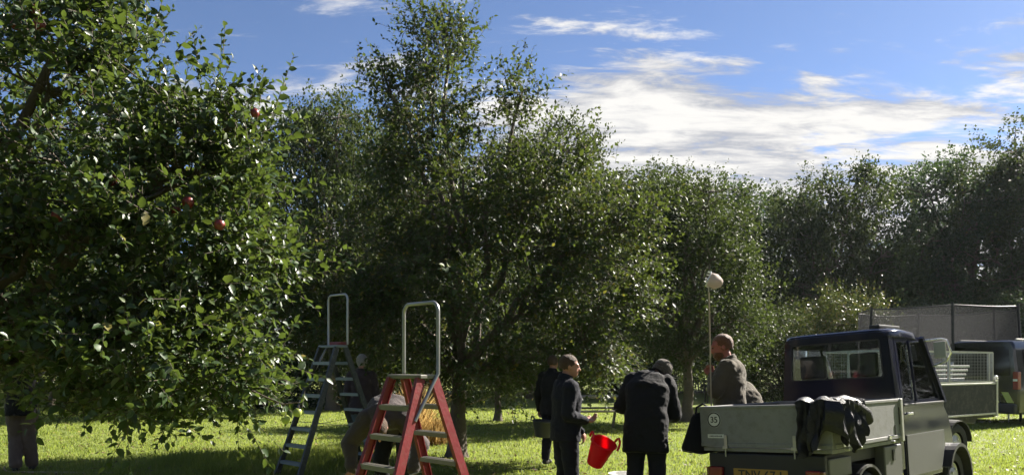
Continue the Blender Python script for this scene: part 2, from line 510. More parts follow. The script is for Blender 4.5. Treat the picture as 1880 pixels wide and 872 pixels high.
def leaf_mesh(name, pos, d, n, length, width, kind, tint):
    tv, tf = LEAF[kind]
    s, d, n2 = leaf_frames(d, n)
    L = length[:, None, None]
    W = width[:, None, None]
    v = pos[:, None, :] + tv[None, :, 0:1] * W * s[:, None, :] + tv[None, :, 1:2] * L * d[:, None, :] + tv[None, :, 2:3] * W * n2[:, None, :]
    k = len(pos)
    f = tf[None] + (np.arange(k) * len(tv))[:, None, None]
    return tri_mesh(name, v.reshape(-1, 3), f.reshape(-1, 3), np.repeat(tint, len(tf)), smooth=(kind != 'far'))


def tubes_mesh(name, paths, segs=5):
    """paths: list of (pts (k,3), radii (k,)) joined into one mesh"""
    V, F, off = [], [], 0
    ang = np.arange(segs) * 2 * math.pi / segs
    ca, sa = np.cos(ang), np.sin(ang)
    for pts, rad in paths:
        pts = np.asarray(pts, float)
        d = unit(np.gradient(pts, axis=0))
        ref = np.array((0.3, 0.9, 0.31)) if abs(d[0][2]) > 0.8 else np.array((0, 0, 1.0))
        s = unit(np.cross(d, ref))
        n = np.cross(d, s)
        ring = pts[:, None, :] + (s[:, None, :] * ca[None, :, None] + n[:, None, :] * sa[None, :, None]) * np.asarray(rad)[:, None, None]
        k = len(pts)
        V.append(ring.reshape(-1, 3))
        i = np.arange(k - 1)[:, None] * segs
        j = np.arange(segs)[None]
        a = off + i + j
        b = off + i + (j + 1) % segs
        F.append(np.stack([a, b, b + segs], -1).reshape(-1, 3))
        F.append(np.stack([a, b + segs, a + segs], -1).reshape(-1, 3))
        off += k * segs
    return tri_mesh(name, np.concatenate(V), np.concatenate(F), smooth=True)


def curve_pts(a, b, k, sag=0.0, wob=0.05):
    a, b = np.asarray(a, float), np.asarray(b, float)
    t = np.linspace(0, 1, k)[:, None]
    p = a + (b - a) * t
    ln = np.linalg.norm(b - a)
    w = rng.normal(0, wob * ln, (k, 3)) * np.sin(t * math.pi)
    p = p + w
    p[:, 2] += (np.sin(t[:, 0] * math.pi) * sag * ln)
    return p


def shoot_leaves(anc, dr, ln, spacing, leafL, leafW, droop=0.15, tilt=0.55):
    """leaves along straight-ish shoots; returns arrays"""
    cnt = np.maximum(3, (ln / spacing).astype(int))
    idx = np.repeat(np.arange(len(anc)), cnt)
    first = np.concatenate([[0], np.cumsum(cnt)[:-1]])
    k = np.arange(len(idx)) - first[idx]
    t = (k + 0.6) / cnt[idx]
    a, d, l = anc[idx], dr[idx], ln[idx][:, None]
    pos = a + d * l * t[:, None]
    pos[:, 2] -= droop * (t ** 2) * l[:, 0]
    phi = k * 2.4 + idx * 1.7
    ref = np.where(np.abs(d[:, 2:3]) > 0.9, np.array([[1.0, 0, 0]]), np.array([[0, 0, 1.0]]))
    s = unit(np.cross(d, ref))
    n = np.cross(d, s)
    rad = s * np.cos(phi)[:, None] + n * np.sin(phi)[:, None]
    N = len(idx)
    ld = d * (0.45 + 0.5 * t[:, None]) + rad * 0.85 + rng.normal(0, 0.25, (N, 3))
    ld[:, 2] -= 0.12
    nn = np.array([[0, 0, 1.0]]) * 0.75 + rng.normal(0, tilt, (N, 3)) + d * 0.35
    L = leafL * rng.uniform(0.5, 1.25, N) * (1.05 - 0.35 * t)
    W = L * rng.uniform(0.5, 0.68, N) * (leafW / (leafL * 0.58))
    return pos, ld, nn, L, W


def make_tree(name, base, fork, blobs, spec):
    """blobs: (centre, (rx,ry,rz), clumps). everything in coordinates local to base"""
    kind, leafL, leafW = spec['kind'], spec['leafL'], spec['leafW']
    base = np.asarray(base, float)
    fork = np.asarray(fork, float) - base
    # limbs
    limbs, samples, srad = [], [], []
    r0 = spec['trunk_r']
    for c, rr, nc in blobs:
        c = np.asarray(c, float) - base
        end = c + np.array((0, 0, rr[2] * 0.35))
        p = curve_pts(fork + rng.normal(0, 0.05, 3), end, 9, sag=0.06, wob=0.03)
        rad = np.linspace(r0 * 0.55, max(0.012, r0 * 0.12), 9)
        limbs.append((p, rad))
        samples.append(p[2:])
        srad.append(rad[2:])
    samples = np.concatenate(samples)
    branches, A, D, Ls = [], [], [], []
    ub = spec.get('up', 0.35)
    crown_c = np.mean([np.asarray(b[0], float) - base for b in blobs], axis=0)
    for c, rr, nc in blobs:
        c = np.asarray(c, float) - base
        rr = np.asarray(rr)
        for _ in range(nc):
            v = unit(rng.normal(0, 1, 3))
            q = c + v * rr * (rng.uniform(0.25, 1.0) ** 0.55)
            if q[2] < spec.get('zmin', 0.7):
                q[2] = spec.get('zmin', 0.7) + rng.uniform(0, 0.3)
            dd = np.linalg.norm(samples - q, axis=1) + np.maximum(0, samples[:, 2] - q[2]) * 0.5
            s = samples[np.argmin(dd)]
            bp = curve_pts(s, q, 5, sag=0.08, wob=0.06)
            branches.append((bp, np.linspace(spec['branch_r'], spec['branch_r'] * 0.3, 5)))
            out = unit(q - c * 0.8 - crown_c * 0.2)
            ns = spec['shoots']
            an = q + rng.normal(0, spec['spread'], (ns, 3))
            dv = unit(out * spec.get('out', 0.7) + rng.normal(0, 0.55, (ns, 3)) + np.array((0, 0, ub)))
            A.append(an)
            D.append(dv)
            Ls.append(rng.uniform(*spec['shoot_len'], ns))
    for (c, v, l) in spec.get('extra', []):     # long single shoots
        A.append(np.asarray([c], float) - base)
        D.append(unit(np.asarray([v], float)))
        Ls.append(np.asarray([l]))
    A, D, Ls = np.concatenate(A), np.concatenate(D), np.concatenate(Ls)
    pos, ld, nn, L, W = shoot_leaves(A, D, Ls, spec['spacing'], leafL, leafW, droop=spec.get('droop', 0.15), tilt=spec.get('tilt', 0.55))
    tint = np.clip(rng.beta(2.2, 2.6, len(pos)) + rng.normal(0, 0.06, len(pos)), 0, 1)
    yl = rng.random(len(pos)) < spec.get('yellow', 0.012)
    tint[yl] = rng.uniform(0.95, 1.0, yl.sum())
    keep = np.ones(len(pos), bool)
    root = None
    parts = {}
    tp = curve_pts((0, 0, -0.15), fork, 8, wob=0.012)
    trad = np.linspace(r0 * 1.15, r0 * 0.72, 8)
    trad[0] *= 1.5
    trad[1] *= 1.12
    parts['trunk'] = tubes_mesh('trunk', [(tp, trad)], 12)
    parts['limbs'] = limbs
    parts['branches'] = tubes_mesh('branches', branches, 4)
    if spec.get('twigs', True):
        tw = []
        for a, d, l in zip(A, D, Ls):
            e = a + d * l
            m = (a + e) / 2
            m[2] -= 0.04 * l
            e = e.copy()
            e[2] -= spec.get('droop', 0.15) * l
            tw.append((np.array([a, m, e]), np.array((spec['twig_r'], spec['twig_r'] * 0.8, spec['twig_r'] * 0.4))))
        parts['twigs'] = tubes_mesh('twigs', tw, 3)
    single = []
    if spec.get('singles', 0):
        wp = pos + base
        px = 940 + wp[:, 0] / wp[:, 1] * FPX
        py = HZ - (wp[:, 2] - EYE) / wp[:, 1] * FPX
        ok = (px > 8) & (px < 1870) & (py > 8) & (py < 860)
        score = np.where(ok, L / np.maximum(wp[:, 1], 0.5), 0)
        pick = np.argsort(-score)[:spec['singles']]
        keep[pick] = False
        s, d, n2 = leaf_frames(ld[pick], nn[pick])
        for i, q in enumerate(pick):
            mt = Matrix(((s[i][0] * W[q], d[i][0] * L[q], n2[i][0] * W[q], pos[q][0]),
                         (s[i][1] * W[q], d[i][1] * L[q], n2[i][1] * W[q], pos[q][1]),
                         (s[i][2] * W[q], d[i][2] * L[q], n2[i][2] * W[q], pos[q][2]), (0, 0, 0, 1)))
            single.append(mt)
    parts['foliage'] = leaf_mesh('foliage', pos[keep], ld[keep], nn[keep], L[keep], W[keep], kind, tint[keep])
    parts['single'] = single
    return parts


def place_tree(parts, loc, label, cat, leafm, singlem=None, name='apple_tree', rotz=0.0, scl=(1, 1, 1), group=None):
    t = thing(name, loc, label, cat, (0, 0, rotz), group)
    t.scale = scl
    link_mesh('trunk', parts['trunk'], M['bark'], t)
    if isinstance(parts['limbs'][0], tuple):
        parts['limbs'] = [tubes_mesh('limb', [l], 7) for l in parts['limbs']]
    for me in parts['limbs']:
        link_mesh('limb', me, M['bark'], t)
    tag(link_mesh('branches', parts['branches'], M['bark'], t), kind='stuff')
    if 'twigs' in parts:
        tag(link_mesh('twigs', parts['twigs'], M['twig'], t), kind='stuff')
    fo = tag(link_mesh('foliage', parts['foliage'], leafm, t), kind='stuff')
    fo.material_slots[0].link = 'OBJECT'
    fo.material_slots[0].material = leafm
    if parts['single']:
        me = tri_mesh('leaf', LEAF['near'][0], LEAF['near'][1], smooth=True)
        me.materials.append(singlem)
        for mt in parts['single']:
            o = bpy.data.objects.new('leaf', me)
            COL.objects.link(o)
            o.parent = t
            o.matrix_local = mt
    return t


def apple(parent, p, r, material, local):
    bm = bmesh.new()
    lathe(bm, [(0.002, 0.62 * r), (0.12 * r, 0.70 * r), (0.30 * r, 0.86 * r), (0.6 * r, 0.88 * r), (0.9 * r, 0.55 * r), (1.0 * r, 0.1 * r), (0.93 * r, -0.35 * r), (0.72 * r, -0.72 * r), (0.42 * r, -0.9 * r), (0.15 * r, -0.86 * r), (0.002, -0.78 * r)], 14)
    mtx = Matrix.Translation(local) @ Euler((random.uniform(-.4, .4), random.uniform(-.4, .4), 0)).to_matrix().to_4x4()
    bm.transform(mtx)
    o = build('apple', bm, material, parent, smooth=True)
    bm = bmesh.new()
    q = mtx @ Vector((0, 0, 0.62 * r))
    tube(bm, [q, q + Vector((0.004, 0.003, r * 0.55)), q + Vector((0.0, 0.01, r * 1.0))], 0.0022, 5)
    s = build('stalk', bm, M['twig'], o)
    return o


# ------------------------------------------------------------------ ground
def ground_z(x, y):
    return 0.05 * math.sin(x * 0.21 + 1.0) * math.cos(y * 0.17) + 0.03 * math.sin(x * 0.63 + y * 0.41) if y < 60 else 0.0


def make_ground():
    xs = np.concatenate([np.linspace(-600, -45, 10), np.linspace(-40, 40, 161), np.linspace(45, 600, 10)])
    ys = np.concatenate([np.linspace(-60, -4, 6), np.linspace(0, 60, 121), np.linspace(70, 900, 10)])
    X, Y = np.meshgrid(xs, ys)
    Z = (0.05 * np.sin(X * 0.21 + 1.0) * np.cos(Y * 0.17) + 0.03 * np.sin(X * 0.63 + Y * 0.41)) * (np.abs(X) < 44) * (Y < 62) * (Y > -2)
    V = np.stack([X, Y, Z], -1).reshape(-1, 3)
    nx, ny = len(xs), len(ys)
    i = np.arange(ny - 1)[:, None] * nx + np.arange(nx - 1)[None]
    a, b, c, d = i, i + 1, i + nx + 1, i + nx
    F = np.concatenate([np.stack([a, b, c], -1).reshape(-1, 3), np.stack([a, c, d], -1).reshape(-1, 3)])
    tag(link_mesh('ground', tri_mesh('ground', V, F, smooth=True), M['lawn']), kind='structure')


make_ground()


def gz(x, y):
    return 0.05 * np.sin(x * 0.21 + 1.0) * np.cos(y * 0.17) + 0.03 * np.sin(x * 0.63 + y * 0.41)


def grass_field(name, x, y, h, w, material, label, cat, lean=0.35):
    n = len(x)
    b = np.stack([x, y, gz(x, y) - 0.005], -1)
    a = rng.uniform(0, 2 * math.pi, n)
    sd = np.stack([np.cos(a), np.sin(a), np.zeros(n)], -1) * (w / 2)[:, None]
    tipd = np.stack([rng.normal(0, lean, n), rng.normal(0, lean, n), np.ones(n)], -1) * h[:, None]
    mid = b + tipd * 0.55 + np.array((0, 0, 0.08)) * h[:, None]
    V = np.stack([b - sd, b + sd, mid + sd * 0.7, mid - sd * 0.7, b + tipd * np.array((1.25, 1.25, 0.95))], 1)
    f = np.array([(0, 1, 2), (0, 2, 3), (3, 2, 4)])
    F = f[None] + (np.arange(n) * 5)[:, None, None]
    tint = np.clip(rng.beta(2, 2.2, n) + 0.16 * np.sin(x * 1.3 + 2 * np.sin(y * 0.6)) * np.sin(y * 0.9 + 1.5 * np.sin(x * 0.7)), 0, 1)
    me = tri_mesh(name, V.reshape(-1, 3), F.reshape(-1, 3), np.repeat(tint, 3))
    return tag(link_mesh(name, me, material), label, cat, kind='stuff')


def make_grass():
    n = 150000
    # more blades close by
    y = 9.6 + (rng.random(n) ** 1.6) * 17.0
    x = rng.uniform(-0.74, 0.74, n) * y
    clump = np.sin(x * 3.1 + 1.7 * np.sin(y * 2.3)) * np.sin(y * 2.7 + 1.3 * np.sin(x * 1.9))
    h = (0.035 + 0.03 * rng.random(n)) * (1 + 0.35 * clump)
    w = rng.uniform(0.006, 0.012, n) * (y / 10.0)
    grass_field('grass', x, y, h, w, M['grass'], 'short mown lawn grass across the orchard floor', 'grass')
    n = 16000
    cx = rng.uniform(-5.4, -2.1, n)
    cy = rng.uniform(10.0, 13.2, n)
    dens = np.sin(cx * 2.4 + 0.6) * np.sin(cy * 2.9) + rng.normal(0, 0.35, n)
    edge = (cy - 10.0) / 3.2 + np.abs(cx + 3.6) / 4.0
    k = (dens > -0.35) & (edge < 0.95 + 0.3 * rng.random(n))
    cx, cy = cx[k], cy[k]
    h = rng.uniform(0.07, 0.20, len(cx)) * (1.0 + 0.5 * (rng.random(len(cx)) > 0.94))
    grass_field('long_grass', cx, cy, h, rng.uniform(0.006, 0.012, len(cx)), M['grass'], 'unmown longer grass in front of the dark green stepladder', 'grass', lean=0.3)


make_grass()


def leaf_litter():
    n = 5200
    y = 10.0 + (rng.random(n) ** 1.3) * 16
    x = rng.uniform(-0.72, 0.72, n) * y
    pos = np.stack([x, y, gz(x, y) + rng.uniform(0.015, 0.045, n)], -1)
    a = rng.uniform(0, 2 * math.pi, n)
    d = np.stack([np.cos(a), np.sin(a), rng.normal(0, 0.25, n)], -1)
    nn = np.stack([rng.normal(0, .35, n), rng.normal(0, .35, n), np.ones(n)], -1)
    L = rng.uniform(0.04, 0.085, n)
    me = leaf_mesh('fallen_leaves', pos, d, nn, L, L * 0.6, 'mid', rng.random(n))
    m = leaf_mat('fallen_leaf', [(0.0, (0.05, 0.035, 0.02)), (0.5, (0.11, 0.075, 0.03)), (0.85, (0.20, 0.15, 0.05)), (1.0, (0.30, 0.24, 0.07))], 0.6, 0.2, (0.2, 0.12, 0.03), spec=0.3)
    tag(link_mesh('fallen_leaves', me, m), 'fallen brown and yellow leaves scattered over the lawn', 'leaves', kind='stuff')


leaf_litter()


# ------------------------------------------------------------------ trees
def px_blob(px, py, Y, rpx, rpz, ry, n):
    k = Y / FPX
    return (tuple(P(px, py, Y)), (rpx * k, ry, rpz * k), n)


def near_apple_tree():
    Y = 5.4
    base = (-4.5, 5.9, 0.0)
    blobs = [
        px_blob(90, 250, 5.5, 260, 225, 0.95, 62),
        px_blob(350, 390, 5.3, 145, 180, 0.75, 38),
        px_blob(290, 645, 5.1, 170, 100, 0.65, 38),
        px_blob(60, 510, 5.4, 220, 170, 0.85, 42),
        px_blob(-230, 150, 5.9, 330, 300, 1.2, 30),
        px_blob(-220, 560, 5.9, 260, 170, 1.0, 16),
        px_blob(465, 470, 5.5, 70, 60, 0.45, 11),
        px_blob(130, 60, 5.4, 140, 70, 0.7, 18),
        px_blob(440, 660, 5.2, 55, 80, 0.4, 8),
        px_blob(430, 250, 5.4, 75, 60, 0.4, 9),
        px_blob(30, 650, 5.2, 60, 50, 0.4, 6),
    ]
    ex = []
    for px, py, vx, vz, l in ((500, 215, .35, .9, .52), (470, 235, .1, 1, .40), (395, 175, .35, .8, .32), (350, 130, .3, .9, .28), (230, 60, .35, .9, .35),
                              (285, 45, .3, .9, .3), (180, 30, .1, 1, .3), (540, 350, .9, .4, .3), (575, 480, .9, .1, .25), (300, 760, .2, -.7, .2),
                              (190, 700, -.3, -.9, .25), (440, 745, .5, -.5, .2), (505, 690, .9, -.3, .2), (520, 240, .7, .6, .3)):
        p = P(px, py, 5.3 + random.uniform(-.2, .2))
        ex.append((tuple(p), (vx, random.uniform(-.2, .2), vz), l))
    spec = dict(kind='near', leafL=0.080, leafW=0.046, trunk_r=0.15, branch_r=0.012, shoots=15, spread=0.10, shoot_len=(0.16, 0.40), spacing=0.030,
                twig_r=0.0032, up=0.35, zmin=0.95, droop=0.1, singles=300, extra=ex, yellow=0.006)
    parts = make_tree('apple_tree', base, (-4.35, 5.8, 1.35), blobs, spec)
    t = place_tree(parts, base, 'large near apple tree with red apples filling the left of the picture', 'tree', M['leaf_near'], M['leaf_single'])
    b = Vector(base)
    for px, py, yy, r in ((64, 20, 4.85, .036), (72, 46, 4.8, .038), (28, 46, 5.0, .036), (203, 330, 4.75, .040), (345, 372, 4.85, .038), (322, 388, 4.9, .034), (403, 413, 4.7, .034),
                          (105, 397, 4.9, .038), (468, 208, 5.1, .030)):
        apple(t, None, r, M['apple_red'], P(px, py, yy) - b)
    for px, py, yy, r in ((546, 757, 4.9, .030), (525, 770, 4.9, .030)):
        apple(t, None, r, M['apple_green'], P(px, py, yy) - b)
    # the low bough that carries the two green apples
    bm = bmesh.new()
    q = [P(430, 700, 5.1), P(480, 725, 5.0), P(520, 742, 4.92), P(550, 738, 4.9)]
    tube(bm, [v - b for v in q], [0.009, 0.007, 0.005, 0.003], 6)
    build('limb', bm, M['bark'], t, smooth=True)


def centre_tree():
    Y = 12.6
    base = P(838, 672, Y)
    base.z = 0.0
    f = P(842, 690, Y)
    blobs = [
        px_blob(870, 560, 12.6, 250, 140, 2.1, 104),
        px_blob(1090, 480, 12.4, 130, 130, 1.3, 52),
        px_blob(630, 520, 12.8, 110, 125, 1.5, 52),
        px_blob(850, 375, 12.7, 180, 150, 1.8, 96),
        px_blob(1010, 330, 12.7, 100, 90, 1.1, 27),
        px_blob(790, 215, 12.6, 92, 105, 0.9, 36),
        px_blob(815, 85, 12.6, 48, 70, 0.5, 12),
        px_blob(700, 135, 12.6, 22, 42, 0.25, 3),
        px_blob(960, 190, 12.6, 30, 70, 0.35, 6),
        px_blob(1060, 655, 12.2, 90, 45, 0.9, 20),
        px_blob(700, 610, 12.6, 150, 75, 1.2, 32),
        px_blob(940, 680, 12.4, 70, 36, 0.7, 9),
        px_blob(560, 560, 12.9, 70, 90, 0.9, 16),
        px_blob(1160, 400, 12.4, 60, 60, 0.6, 7),
    ]
    ex = []
    for px, py, vx, vz, l in ((770, 110, -.12, 1, .95), (800, 60, .0, 1, .8), (840, 70, .12, 1, .85), (870, 60, .15, 1, .7), (880, 130, .7, .6, .5), (730, 150, -.8, .5, .5),
                              (715, 200, -.7, .6, .5), (950, 180, .05, 1, .85), (965, 170, .15, 1, .8), (985, 190, .2, 1, .7), (930, 220, -.1, 1, .6),
                              (1040, 250, .6, .7, .75), (1065, 215, .8, .5, .4), (1090, 240, .3, 1, .45), (1080, 290, .3, .9, .5), (1130, 300, .1, 1, .4), (1150, 330, .3, .9, .45),
                              (1200, 440, .8, .2, .5), (1215, 470, .8, -.1, .4), (690, 100, -.5, .8, .35), (1010, 710, .2, -.9, .35), (930, 700, .1, -.9, .3), (820, 700, -.2, -.9, .3),
                              (905, 715, -.1, -1, .25), (1000, 250, .4, .9, .6)):
        p = P(px, py, Y + random.uniform(-.3, .3))
        ex.append((tuple(p), (vx, random.uniform(-.2, .2), vz), l))
    spec = dict(kind='mid', leafL=0.102, leafW=0.058, trunk_r=0.15, branch_r=0.014, shoots=21, spread=0.17, shoot_len=(0.22, 0.60), spacing=0.050,
                twig_r=0.004, up=0.25, zmin=1.05, droop=0.14, singles=300, extra=ex, yellow=0.03)
    parts = make_tree('apple_tree', base, f, blobs, spec)
    place_tree(parts, base, 'tall spreading apple tree with upright top shoots standing behind the red stepladder', 'tree', M['leaf_orch'], M['leaf_orch_single'])


def generic_tree(seed, H, W, leafL, n_scale=1.0, low=0.1, kind='far', yellow=0.02):
    """a broad tree in its own coordinates, H high and about W wide"""
    global rng
    keep = rng
    rng = np.random.default_rng(seed)
    blobs = []
    nb = 17
    for i in range(nb):
        a = i * 2.4 + rng.uniform(-.3, .3)
        z = low + (1 - low) * (0.10 + 0.72 * (i / (nb - 1)) ** 0.9)
        prof = (1.02 - abs((z - low) / (1 - low) - 0.42) / 0.62) ** 0.5
        r = W * 0.30 * prof * rng.uniform(0.75, 1.1)
        br = W * rng.uniform(0.15, 0.23)
        blobs.append(((r * math.cos(a), r * math.sin(a), z * H), (br, br, br * rng.uniform(0.65, 0.9)), int(16 * n_scale)))
    blobs.append(((0, 0, 0.80 * H), (W * 0.2, W * 0.2, H * 0.15), int(22 * n_scale)))
    blobs.append(((0, 0, 0.45 * H), (W * 0.3, W * 0.3, H * 0.26), int(24 * n_scale)))
    spec = dict(kind=kind, leafL=leafL, leafW=leafL * 0.66, trunk_r=0.022 * H, branch_r=0.03, shoots=26, spread=0.24, shoot_len=(0.3, 0.80), spacing=0.085,
                twig_r=0.008, up=0.3, zmin=low * H, droop=0.1, twigs=False, yellow=yellow, tilt=0.7)
    p = make_tree('tree', (0, 0, 0), (0, 0, max(0.22, low * 0.9) * H), blobs, spec)
    rng = keep
    return p


def background_trees():
    kinds = [generic_tree(101, 10.0, 9.0, 0.17), generic_tree(202, 10.0, 8.0, 0.15, low=0.16), generic_tree(303, 10.0, 9.5, 0.18, low=0.05)]
    shrub = generic_tree(404, 4.0, 4.6, 0.11, n_scale=0.5, low=0.04, yellow=0.12)

    def copy_tree(first, kind, mat_, loc, rz, s, label, name):
        parts = dict(kinds[kind] if kind < 3 else shrub)
        src = kinds[kind] if kind < 3 else shrub
        t = place_tree(parts, loc, label, 'tree' if kind < 3 else 'shrub', mat_, name=name, rotz=rz, scl=s)
        src['limbs'] = parts['limbs']
        return t
    first = {}
    spots = [
        # px, top py, Y, width px, kind, material, label
        (610, 168, 25.0, 330, 1, 'leaf_far', 'olive green tree showing between the near apple tree and the tall apple tree'),
        (420, 235, 33.0, 380, 0, 'leaf_far', 'tree behind the right edge of the near apple tree'),
        (150, 200, 36.0, 420, 2, 'leaf_dark', 'distant tree hidden mostly behind the near apple tree'),
        (-120, 180, 34.0, 380, 1, 'leaf_dark', 'distant tree at the far left edge behind the near apple tree'),
        (770, 255, 34.0, 360, 2, 'leaf_dark', 'dark tree behind the tall apple tree trunk'),
        (975, 245, 33.0, 310, 0, 'leaf_far', 'rounded tree behind the right shoulder of the tall apple tree'),
        (1262, 312, 21.0, 330, 1, 'leaf_far', 'green tree behind the fruit picker pole with its trunk near the bearded man'),
        (1385, 360, 45.0, 340, 0, 'leaf_dark', 'distant tree in the dip between two rounded crowns behind the utility truck'),
        (1525, 312, 40.0, 330, 2, 'leaf_far', 'round crowned tree rising behind the utility truck cab'),
        (1765, 292, 42.0, 340, 0, 'leaf_dark', 'dark hazy tree behind the trampoline net'),
        (1905, 250, 39.0, 360, 1, 'leaf_far', 'tall dark tree at the far right edge of the picture'),
        (1655, 430, 48.0, 260, 1, 'leaf_far', 'distant lower tree in the gap left of the dark hazy tree'),
        (1130, 330, 46.0, 330, 2, 'leaf_dark', 'distant dark tree behind the stooping man in the hat'),
    ]
    for i, (px, top, Y, wpx, kd, mt, lab) in enumerate(spots):
        H = EYE + (HZ - top) / FPX * Y
        Wd = wpx / FPX * Y
        loc = P(px, 672, Y)
        loc.z = 0
        bw = (9.0, 8.0, 9.5)[kd]
        copy_tree(first, kd, M[mt], loc, 0.7 + i * 2.1, (Wd / bw / 0.92, Wd / bw / 0.92, H / 10.0 / 0.97), lab, 'orchard_tree' if Y < 30 else 'background_tree')
    for px, top, Y, wpx, lab in ((1180, 318, 36.0, 380, 'broad tree in the second row behind the stooping person'),):
        H = EYE + (HZ - top) / FPX * Y
        Wd = wpx / FPX * Y
        loc = P(px, 672, Y)
        loc.z = 0
        copy_tree(first, 0, M['leaf_far'], loc, 1.9, (Wd / 8.3, Wd / 8.3, H / 9.7), lab, 'background_tree')
    # smaller trees whose trunks stand on the lawn
    for px, foot, top, wpx, kd, mt, lab in ((95, 757, 420, 230, 1, 'leaf_orch', 'small orchard tree with a bare trunk on the lit lawn at the left'),
                                            (914, 772, 470, 240, 1, 'leaf_orch', 'small orchard tree with a thin trunk between the tall apple tree and the woman')):
        Y = EYE * FPX / (foot - HZ)
        H = EYE + (HZ - top) / FPX * Y
        Wd = wpx / FPX * Y
        loc = P(px, 672, Y)
        loc.z = 0
        copy_tree(first, kd, M[mt], loc, px * 0.01, (Wd / 8.0, Wd / 8.0, H / 10.0), lab, 'orchard_tree')
    # unseen trees added around the photographer to shade the foreground and dim fill light
    for X, Y, H, Wd, kd, lab in ((-7.5, -7.0, 8.5, 8.5, 0, 'unseen orchard tree added for shade behind the photographer on the left'), (0.5, -9.0, 9.0, 9.0, 2, 'unseen orchard tree added for shade straight behind the photographer'),
                                 (8.5, -7.0, 8.5, 8.5, 1, 'unseen orchard tree added for shade behind the photographer on the right'), (9.6, 2.6, 6.5, 6.5, 1, 'unseen orchard tree added for shade beside the photographer outside the right edge'),
                                 (-12.0, 0.0, 8.0, 8.0, 2, 'unseen orchard tree added for shade beside the photographer outside the left edge'),
                                 (36.0, 36.0, 11.0, 11.0, 0, 'unseen tree added to continue the far row to the right of the picture'), (41.0, 25.0, 11.0, 11.0, 2, 'unseen tree added on the right hand side level with the van'),
                                 (42.0, 14.0, 10.5, 11.0, 1, 'unseen tree added on the right hand side level with the truck'), (40.0, 3.0, 10.5, 11.0, 0, 'unseen tree added on the right hand side level with the photographer'),
                                 (-32.0, 27.0, 11.0, 11.0, 0, 'unseen tree added to continue the far row to the left of the picture'), (-34.0, 14.0, 11.0, 11.0, 2, 'unseen tree added on the left hand side beyond the near apple tree')):
        copy_tree(first, kd, M['leaf_far'], (X, Y, 0), X * 0.7, (Wd / 8.5, Wd / 8.5, H / 10.0), lab, 'orchard_tree')
    # shrubs that close the view under the crowns
    sh = [(1555, 530, 25.0, 220, 'leaf_yel', 'yellowing shrub just above the utility truck roof'),
          (1440, 560, 27.0, 200, 'leaf_far', 'green shrub left of the yellowing one behind the utility truck'),
          (1330, 585, 42.0, 260, 'leaf_dark', 'dark shrub behind the bearded man'),
          (1150, 600, 42.0, 300, 'leaf_dark', 'dark shrub behind the picnic table'),
          (980, 600, 42.0, 300, 'leaf_dark', 'dark shrub behind the woman with the red tub'),
          (790, 600, 38.0, 300, 'leaf_dark', 'dark shrub behind the dry grass'),
          (620, 590, 27.0, 280, 'leaf_dark', 'dark shrub behind the dark green stepladder'),
          (480, 600, 28.0, 260, 'leaf_dark', 'dark shrub in the shade beside the near apple tree'),
          (300, 640, 34.0, 300, 'leaf_far', 'low green shrub behind the near apple tree boughs'),
          (130, 705, 38.0, 260, 'leaf_far', 'low hedge shrub beyond the small trunk at the left'),
          (-30, 660, 38.0, 260, 'leaf_far', 'low hedge shrub at the left edge of the lawn'),
          (1700, 560, 33.0, 260, 'leaf_dark', 'dark shrub behind the trampoline'),
          (1860, 540, 32.0, 240, 'leaf_dark', 'dark shrub behind the black van')]
    for i, (px, top, Y, wpx, mt, lab) in enumerate(sh):
        H = EYE + (HZ - top) / FPX * Y
        Wd = wpx / FPX * Y
        loc = P(px, 672, Y)
        loc.z = -0.1
        copy_tree(first, 3, M[mt], loc, 0.3 + i * 1.3, (Wd / 4.6, Wd / 4.6, H / 4.0), lab, 'shrub')


background_trees()
centre_tree()
near_apple_tree()


def dry_grass():
    n = 2600
    c = P(745, 672, 14.8)
    a = rng.uniform(0, 2 * math.pi, n)
    r = rng.random(n) ** 0.7
    x = c.x + np.cos(a) * r * 0.85
    y = 14.8 + np.sin(a) * r * 0.45
    h = rng.uniform(0.5, 1.3, n) * (1.08 - 0.55 * r ** 2) * (0.85 + 0.2 * np.sin(x * 9))
    o = grass_field('dry_grass', x, y, h, rng.uniform(0.012, 0.024, n), M['drygrass'], 'tall straw coloured dry grass behind the two stepladders', 'grass', lean=0.34)


dry_grass()


# ------------------------------------------------------------------ utility truck
def wheel(parent, x, y, r, w, side):
    """side = +1 when the outer face points to +y"""
    mt = Matrix.Translation((x, y, r)) @ Matrix.Rotation(R(-90) * side, 4, 'X')
    bm = bmesh.new()
    hw = w / 2
    lathe(bm, [(r * .62, -hw * .8), (r * .80, -hw), (r * .94, -hw * .86), (r, -hw * .55), (r, hw * .55), (r * .94, hw * .86), (r * .80, hw), (r * .62, hw * .8)], 36, mt)
    o = build('wheel', bm, M['rubber'], parent, smooth=True)
    bm = bmesh.new()
    lathe(bm, [(r * .64, -hw * .7), (r * .60, hw * .35), (r * .56, hw * .55), (r * .48, hw * .45), (r * .26, hw * .75), (r * .10, hw * .8), (0.001, hw * .8)], 28, mt)
    build('rim', bm, M['alu'], o, smooth=True)
    bm = bmesh.new()
    for k in range(5):
        a = k * 2 * math.pi / 5
        lathe(bm, [(0.001, 0.0), (0.014, 0.0), (0.014, 0.016), (0.001, 0.018)], 6, mt @ Matrix.Translation((r * .30 * math.cos(a), r * .30 * math.sin(a), hw * .66)))
    build('wheel_nuts', bm, M['steel_bright'], o)
    return o


